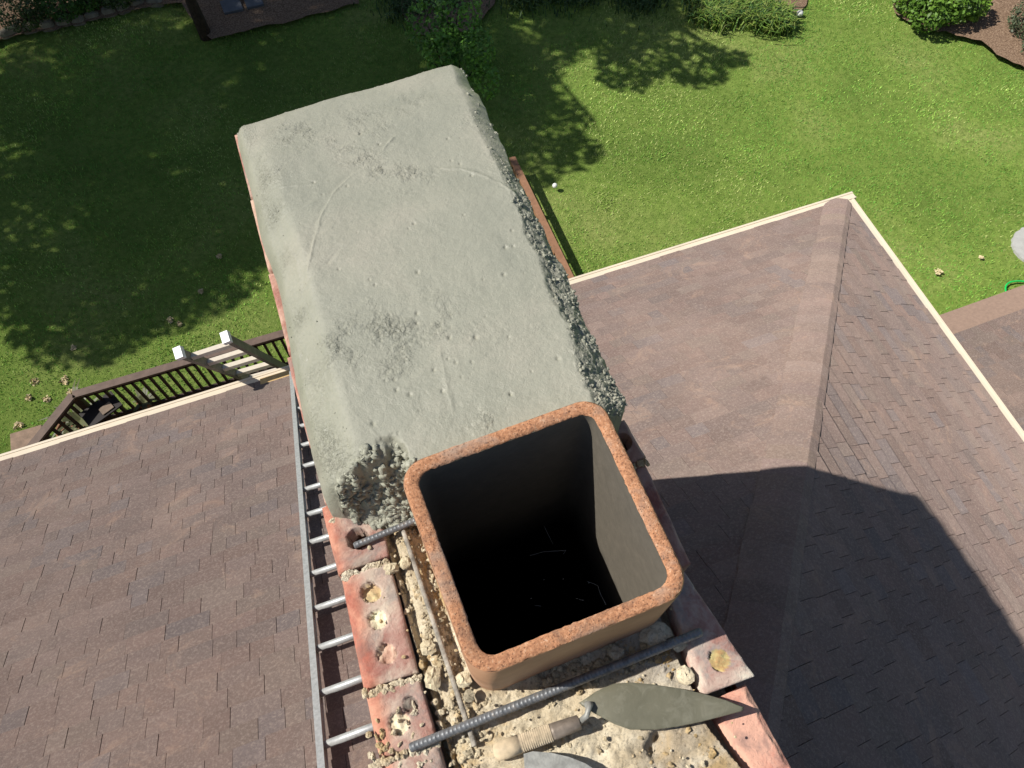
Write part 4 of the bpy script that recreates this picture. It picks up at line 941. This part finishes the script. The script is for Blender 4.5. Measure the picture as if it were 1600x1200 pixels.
# bug holes
q = random.Random(3)
holes = [(612, 506), (660, 660), (608, 612), (625, 627), (645, 635), (670, 632), (715, 585), (735, 610), (695, 630), (760, 512), (655, 438), (745, 545), (795, 545), (705, 545), (503, 302), (565, 165), (590, 215), (700, 175), (640, 365), (725, 345), (800, 372), (560, 370), (470, 352), (655, 505), (830, 600), (870, 580), (590, 680), (480, 560)]
for hx, hy in holes + [(q.uniform(430, 860), q.uniform(180, 640)) for _ in range(35)]:
    c = bp(hx, hy, zc_); r = q.uniform(.0012, .0032); dd = np.hypot(X - c[0], (Y - c[1]) * .8); Z -= np.where(dd < r * 2, r * 1.3 * np.exp(-(dd / r) ** 2), 0) - np.where(dd < r * 4, .0001 * np.exp(-((dd - r * 1.8) / r) ** 2), 0)
# lumpy rough faces: right side, near left end, far edge
def bumps_uv(n, us, vs, rr, hh, seed, cond=None):
    q_ = random.Random(seed)
    for _ in range(n):
        uu = q_.uniform(*us); vv = q_.uniform(*vs); i = int(uu * (nx_ - 1)); j = int(vv * (ny_ - 1))
        if cond is not None and q_.random() > cond[i, j]: continue
        x, y, z = X[i, j], Y[i, j], Z[i, j]; r = q_.uniform(*rr); h = r * q_.uniform(*hh); k = int(r * 1.5 / .0018) + 2
        i0, i1, j0, j1 = max(i - k, 0), min(i + k, nx_), max(j - k, 0), min(j + k, ny_)
        a = q_.uniform(0, 3.14); xs_ = X[i0:i1, j0:j1] - x; ys_ = Y[i0:i1, j0:j1] - y
        d_ = np.hypot((xs_ * math.cos(a) + ys_ * math.sin(a)) / r, (-xs_ * math.sin(a) + ys_ * math.cos(a)) / (r * q_.uniform(.6, 1)))
        if q_.random() < .3: Z[i0:i1, j0:j1] -= np.where(d_ < 1, h * .8 * (1 - d_ * d_), 0)
        else: Z[i0:i1, j0:j1] += np.where(d_ < 1, h * np.sqrt(np.clip(1 - d_ * d_, 0, 1)), 0)
rc = np.clip((crr * 1.05 - dR) / .012, 0, 1) * np.interp(v, [0, .4, .55, .68, 1], [1, .9, .5, .1, .03])
sl = np.clip(slope * 2.4, 0, 1) * (v < .3)
Z += (rc + sl * .6) * (fbm(X, Y, .016, 4, 2) * .008 - np.abs(fbm(X, Y, .010, 3, 4)) * .007 + fbm(X, Y, .035, 2, 5) * .004)
def scatter(n, W, rr, seed):
    q_ = np.random.default_rng(seed); p_ = W.ravel() / W.sum(); k_ = q_.choice(p_.size, n, p=p_)
    P = np.stack([X.ravel()[k_], Y.ravel()[k_], Z.ravel()[k_]], 1) + q_.normal(0, .0012, (n, 3)); P[:, 2] -= .0016; r_ = rr[0] + (rr[1] - rr[0]) * q_.random(n) ** 3.2
    return many_lumps(P, np.stack([r_, r_ * q_.uniform(.6, 1, n), r_ * q_.uniform(.5, .9, n)], 1), seed, (1.12, 1.13, 1.12), .24)
_cm = np.clip(vnoise(X, Y, .02, 6) * 2.4 + .5, .03, 1)
clods = [scatter(1500, rc * _cm + 1e-9, (.0008, .0042), 21), scatter(1900, sl * _cm + 1e-9, (.001, .0085), 22), scatter(500, np.clip(RA - .3, 0, 1) * .3 + (dL < crl) * .12 * (dL > .01) + 1e-9, (.0006, .0016), 23)]
fe = np.clip((v - .965) / .02, 0, 1) * .6; bumps_uv(1500, (0, 1), (.96, 1), (.0012, .003), (.3, .6), 3, fe)
bl = np.clip(1 - np.abs(dL - .035) / .03, 0, 1) * np.clip(vnoise(X, Y, .05, 2) * 2 + .5, 0, 1); bumps_uv(5000, (0, .14), (.03, .97), (.0010, .0024), (.25, .6), 4, bl)
bumps_uv(2600, (.05, .85), (.03, .97), (.0009, .0022), (.25, .55), 5, np.clip(RA * 1.3 - .1, 0, 1))
V, Fq = heightfield(X, Y, Z, T - .02)
# the skirt leans in a little under the edge
dk = np.ones(X.shape); dk = dk - .0 * np.clip(rc, 0, 1)
cv = np.stack([dk, dk, dk * 1.0], -1).reshape(-1, 3); cv = np.r_[cv, np.full((len(V) - len(cv), 3), .8)]
vo = 0; VV, FF, CC = [], [], []
for v_, f_, c_ in clods: VV.append(v_); FF.append(f_ + vo); CC.append(c_); vo += len(v_)
co_ = link('cement_clods', np.concatenate(VV), np.concatenate(FF), M_CEM, ch, True, np.concatenate(CC)); co_['kind'] = 'stuff'; co_['label'] = 'rough crumbly cement on the flanks of the crown'
cr_o = link('cement_crown', V, Fq, M_CEM, ch, True, cv); _mk = np.clip(.12 + .9 * np.clip(RA, 0, 1) + rc * .8 + sl * .45 + np.clip(1 - np.abs(dL - .03) / .03, 0, 1) * np.clip(vnoise(X, Y, .04, 2) * 2.2 + .35, 0, 1) * .6 + np.clip((v - .96) / .03, 0, 1) * .6, 0, 1).reshape(-1, 1)
_mk = np.r_[_mk, np.full((len(V) - len(_mk), 1), .5)]; _ca = cr_o.data.color_attributes.new('Msk', 'FLOAT_COLOR', 'POINT'); _ca.data.foreach_set('color', np.repeat(_mk, 4, 1).astype(np.float32).ravel())
cr_o['label'] = 'freshly trowelled wet grey green cement crown'

# ------------------------------------------------------------------ rebar, trowels, rubble
def rebar(name, A, B, r, label, group='rebar rods on the chimney', pitch=None, mat=None):
    A = np.array(A, float); B = np.array(B, float); d = B - A; L = np.linalg.norm(d); d /= L; pitch = pitch or .0066
    uu = np.cross(d, (0, 0, 1)); uu /= np.linalg.norm(uu); q_ = np.cross(uu, d); n = 20; m_ = int(L / (r * .16)); V = []
    a = np.arange(n) * 2 * math.pi / n
    for i in range(m_ + 1):
        s_ = i / m_ * L; ph = (s_ + r * .9 * np.sin(a)) / pitch * 2 * math.pi
        rr = r * (.88 + .15 * np.clip(np.cos(ph) * 2.2 - .9, 0, 1) * np.clip(np.abs(np.sin(a)) * 3 , 0, 1)); rr = np.maximum(rr, np.where(np.abs(np.cos(a)) > .96, r * 1.0, 0))
        e = 1 - .25 * (max(0, 1 - min(i, m_ - i) / 3) ** 2); c = A + d * s_
        V.append(c[None] + (np.cos(a)[:, None] * uu + np.sin(a)[:, None] * q_) * (rr * e)[:, None])
    V = np.concatenate(V); Fs = [(i * n + k, i * n + (k + 1) % n, (i + 1) * n + (k + 1) % n, (i + 1) * n + k) for i in range(m_) for k in range(n)] + [tuple(range(n))[::-1], tuple(m_ * n + k for k in range(n))]
    return tagp(link(name, V, Fs, mat or M_REBAR, None, True), label, 'rebar', group)
rebar('rebar', bp(640, 1169, T + .009), bp(1096, 987, T + .012), .0070, 'thick ribbed steel rod lying across the mortar in front of the flue')
rebar('rebar', bp(553, 853, T + .010), bp(652, 812, T + .010), .0058, 'ribbed steel rod sticking out from under the cement crown over a brick hole')
rebar('rebar', bp(630, 828, T + .004), bp(742, 1166, T - .003), .0042, 'thin mortar crusted steel rod lying along the left side of the flue', pitch=.007, mat=simple('crusted_steel', (.34, .31, .26), .8, .5, 60, .001))

# pointing trowel
zb = T + .024
out = [(905, 1098), (932, 1080), (958, 1068), (985, 1066), (1020, 1069), (1060, 1075), (1100, 1084), (1135, 1094), (1163, 1105), (1160, 1111), (1130, 1119), (1095, 1128), (1060, 1135), (1025, 1140), (985, 1140), (960, 1131), (930, 1115), (910, 1103)]
tr = thing('trowel', 'leaf shaped trowel with cord wrapped wooden handle, blade coated in wet cement', 'trowel', tuple(bp(1020, 1105, T)), 'trowels on the chimney top')
V = []; n = len(out); cc_ = np.mean(np.array(out), 0)
rings_ = []
for f, dz in ((1, -.0035), (1.0, -.0012), (.96, .0006), (.8, .0022), (.5, .0032), (.2, .0036)):
    for p in out:
        q_ = cc_ + (np.array(p) - cc_) * f; tilt = (q_[0] - 905) / 258 * -.012
        w_ = bp(q_[0], q_[1], zb + tilt); V.append(w_ + np.array([0, 0, dz + (fbm(w_[0], w_[1], .02, 3) * .0016 if f < 1 else 0)]))
Fs = [(i * n + k, i * n + (k + 1) % n, (i + 1) * n + (k + 1) % n, (i + 1) * n + k) for i in range(5) for k in range(n)] + [tuple(5 * n + k for k in range(n)), tuple(range(n))[::-1]]
link('blade', V, [f[::-1] for f in Fs], M_TROW, tr, True)
ha, hb = bp(772, 1177, T + .013), bp(906, 1128, T + .020)
hd = hb - ha
mb = MB(); mb.tube([ha - hd * .0, ha + hd * .02, ha + hd * .06, ha + hd * .14, ha + hd * .30], [.007, .0115, .0132, .0138, .0134], 20); mb.build('handle', M_WOOD, tr, True)
mb = MB(); pts = [ha + hd * t_ for t_ in np.linspace(.30, .66, 120)]; mb.tube(pts, [.0130 + .00035 * math.cos(k * 2 * math.pi / 8) for k in range(120)], 20); mb.build('cord_wrap', M_JUTE, tr, True)
mb = MB(); mb.tube([ha + hd * t_ for t_ in (.66, .70, .9, .99, 1.0)], [.0122, .0122, .0112, .0106, .008], 20); mb.build('ferrule', M_FERR, tr, True)
mb = MB(); tg = bp(918, 1103, zb + .002); mb.tube([hb - hd * .01, hb + np.array([.012, .004, .012]), (hb + tg) / 2 + np.array([.010, .006, .012]), tg + np.array([.004, 0, .004]), tg], [.0045, .0045, .0045, .005, .007], 12); mb.build('tang', M_STEEL, tr, True)
out2 = [(818, 1178), (832, 1174), (860, 1176), (890, 1183), (915, 1193), (935, 1206), (950, 1222), (900, 1240), (850, 1232), (820, 1205)]
t2 = thing('trowel', 'second trowel with a bare grey blade, cut off by the bottom edge of the photo', 'trowel', tuple(bp(880, 1205, T)), 'trowels on the chimney top')
n = len(out2); V = [bp(x, y, T + .020) + np.array([0, 0, dz]) for dz in (.0, .0016) for x, y in out2]
link('blade', V, [tuple(range(n))[::-1], tuple(n + k for k in range(n))] + [(k, (k + 1) % n, n + (k + 1) % n, n + k) for k in range(n)], M_STEEL, t2)
a_ = bp(900, 1232, T + .022); b_ = bp(860, 1300, T + .03); mb = MB(); mb.tube([a_, (a_ + b_) / 2 + [0, 0, .012], b_], .006, 10); mb.build('tang', M_STEEL, t2, True)
mb = MB(); mb.tube([b_, b_ + (b_ - a_) * .4, b_ + (b_ - a_) * 1.4], [.012, .015, .014], 16); mb.build('handle', M_WOOD, t2, True)
# loose chunks
chunks = [((1026, 990), (.024, .017, .008), 'flat pale mortar shard wedged by the right front corner of the flue', (.95, .95, .95)), ((1062, 1008), (.013, .009, .007), 'small grey mortar chip beside the rod end', (.9, .9, .9)), ((1070, 1055), (.017, .013, .009), 'pale rounded mortar lump just behind the tip of the trowel', (1.1, 1.1, 1.08)), ((963, 1021), (.012, .010, .008), 'small grey pebble of mortar at the front foot of the flue', (.8, .8, .8)),
          ((676, 1060), (.013, .018, .008), 'long cream mortar lump between the left bricks and the thin rod', (1.05, 1.05, 1.0)), ((668, 1012), (.012, .012, .007), 'cream mortar lump beside the thin rod, above the long one', (1.0, 1.0, .95)), ((725, 1062), (.012, .012, .010), 'cream mortar lump at the near left corner of the flue', (1.05, 1.05, 1.0)), ((733, 1088), (.009, .009, .005), 'small grey stone between the thick rod and the flue corner', (.62, .62, .6)), ((612, 888), (.010, .012, .008), 'crumbling mortar piece on the corner of the left brick', (1, 1, .95)), ((634, 880), (.010, .010, .008), 'cream mortar piece just left of the thin rod top', (1.05, 1.05, 1))]
for i, ((px, py), r, lb, c_) in enumerate(chunks):
    mb = MB(); lump(mb, bp(px, py, T + r[2] * .3), r, 900 + i, c_, 10); o = mb.build('mortar_chunk', M_MORT); tagp(o, lb, 'mortar chunk', 'loose mortar chunks on the chimney top')
# crumbs
mb = MB(); k = 0
for _ in range(450):
    x = rng.uniform(-.13, .36); y = rng.uniform(-.12, .42)
    if FX0 - .004 < x < FX1 + .004 and FY0 - .004 < y < FY1 + .004: continue
    if x < -.08 and rng.random() < .6: continue
    if x > .06 and rng.random() < .6: continue
    i = min(int((x - xs[0]) / st_), len(xs) - 1); j = min(int((y - ys[0]) / st_), len(ys) - 1)
    zz = T + .001 if (x < -.08 or x > .31) else None
    if zz is None:
        continue_z = T - .008
        zz = continue_z
    r = rng.uniform(.0012, .0042); k += 1; lump(mb, (x, y, zz + r * .6), (r, r * rng.uniform(.6, 1), r * .7), 2000 + k, (1, 1, .97), 6)
o = mb.build('mortar_crumbs', M_MORT); tagp(o, 'fine loose mortar crumbs scattered over the chimney top', 'rubble', None, 'stuff')

# cobwebs inside the flue
mb = MB()
for pl_ in [[(775, 752), (790, 762), (786, 757)], [(838, 800), (850, 822), (860, 842), (864, 850)], [(828, 868), (850, 862), (884, 860), (880, 866)], [(893, 797), (923, 770)], [(917, 908), (934, 915), (938, 928), (947, 945)], [(900, 935), (912, 938)], [(836, 946), (845, 947)]]:
    ds = -1.62; mb.tube([bp(x, y, ds + i * .01) for i, (x, y) in enumerate(pl_)], .00055, 4)
for x, y in [(920, 911), (850, 906), (880, 905), (842, 810), (830, 935)]:
    p = bp(x, y, -1.6); lump(mb, p, (.0012, .0012, .0012), 3000 + x, None, 6)
mb.c = []
tagp(mb.build('cobweb', M_WEB), 'torn cobweb strands hanging inside the dark flue', 'cobweb')

scene.render.engine = 'CYCLES'
scene.cycles.max_bounces = 6
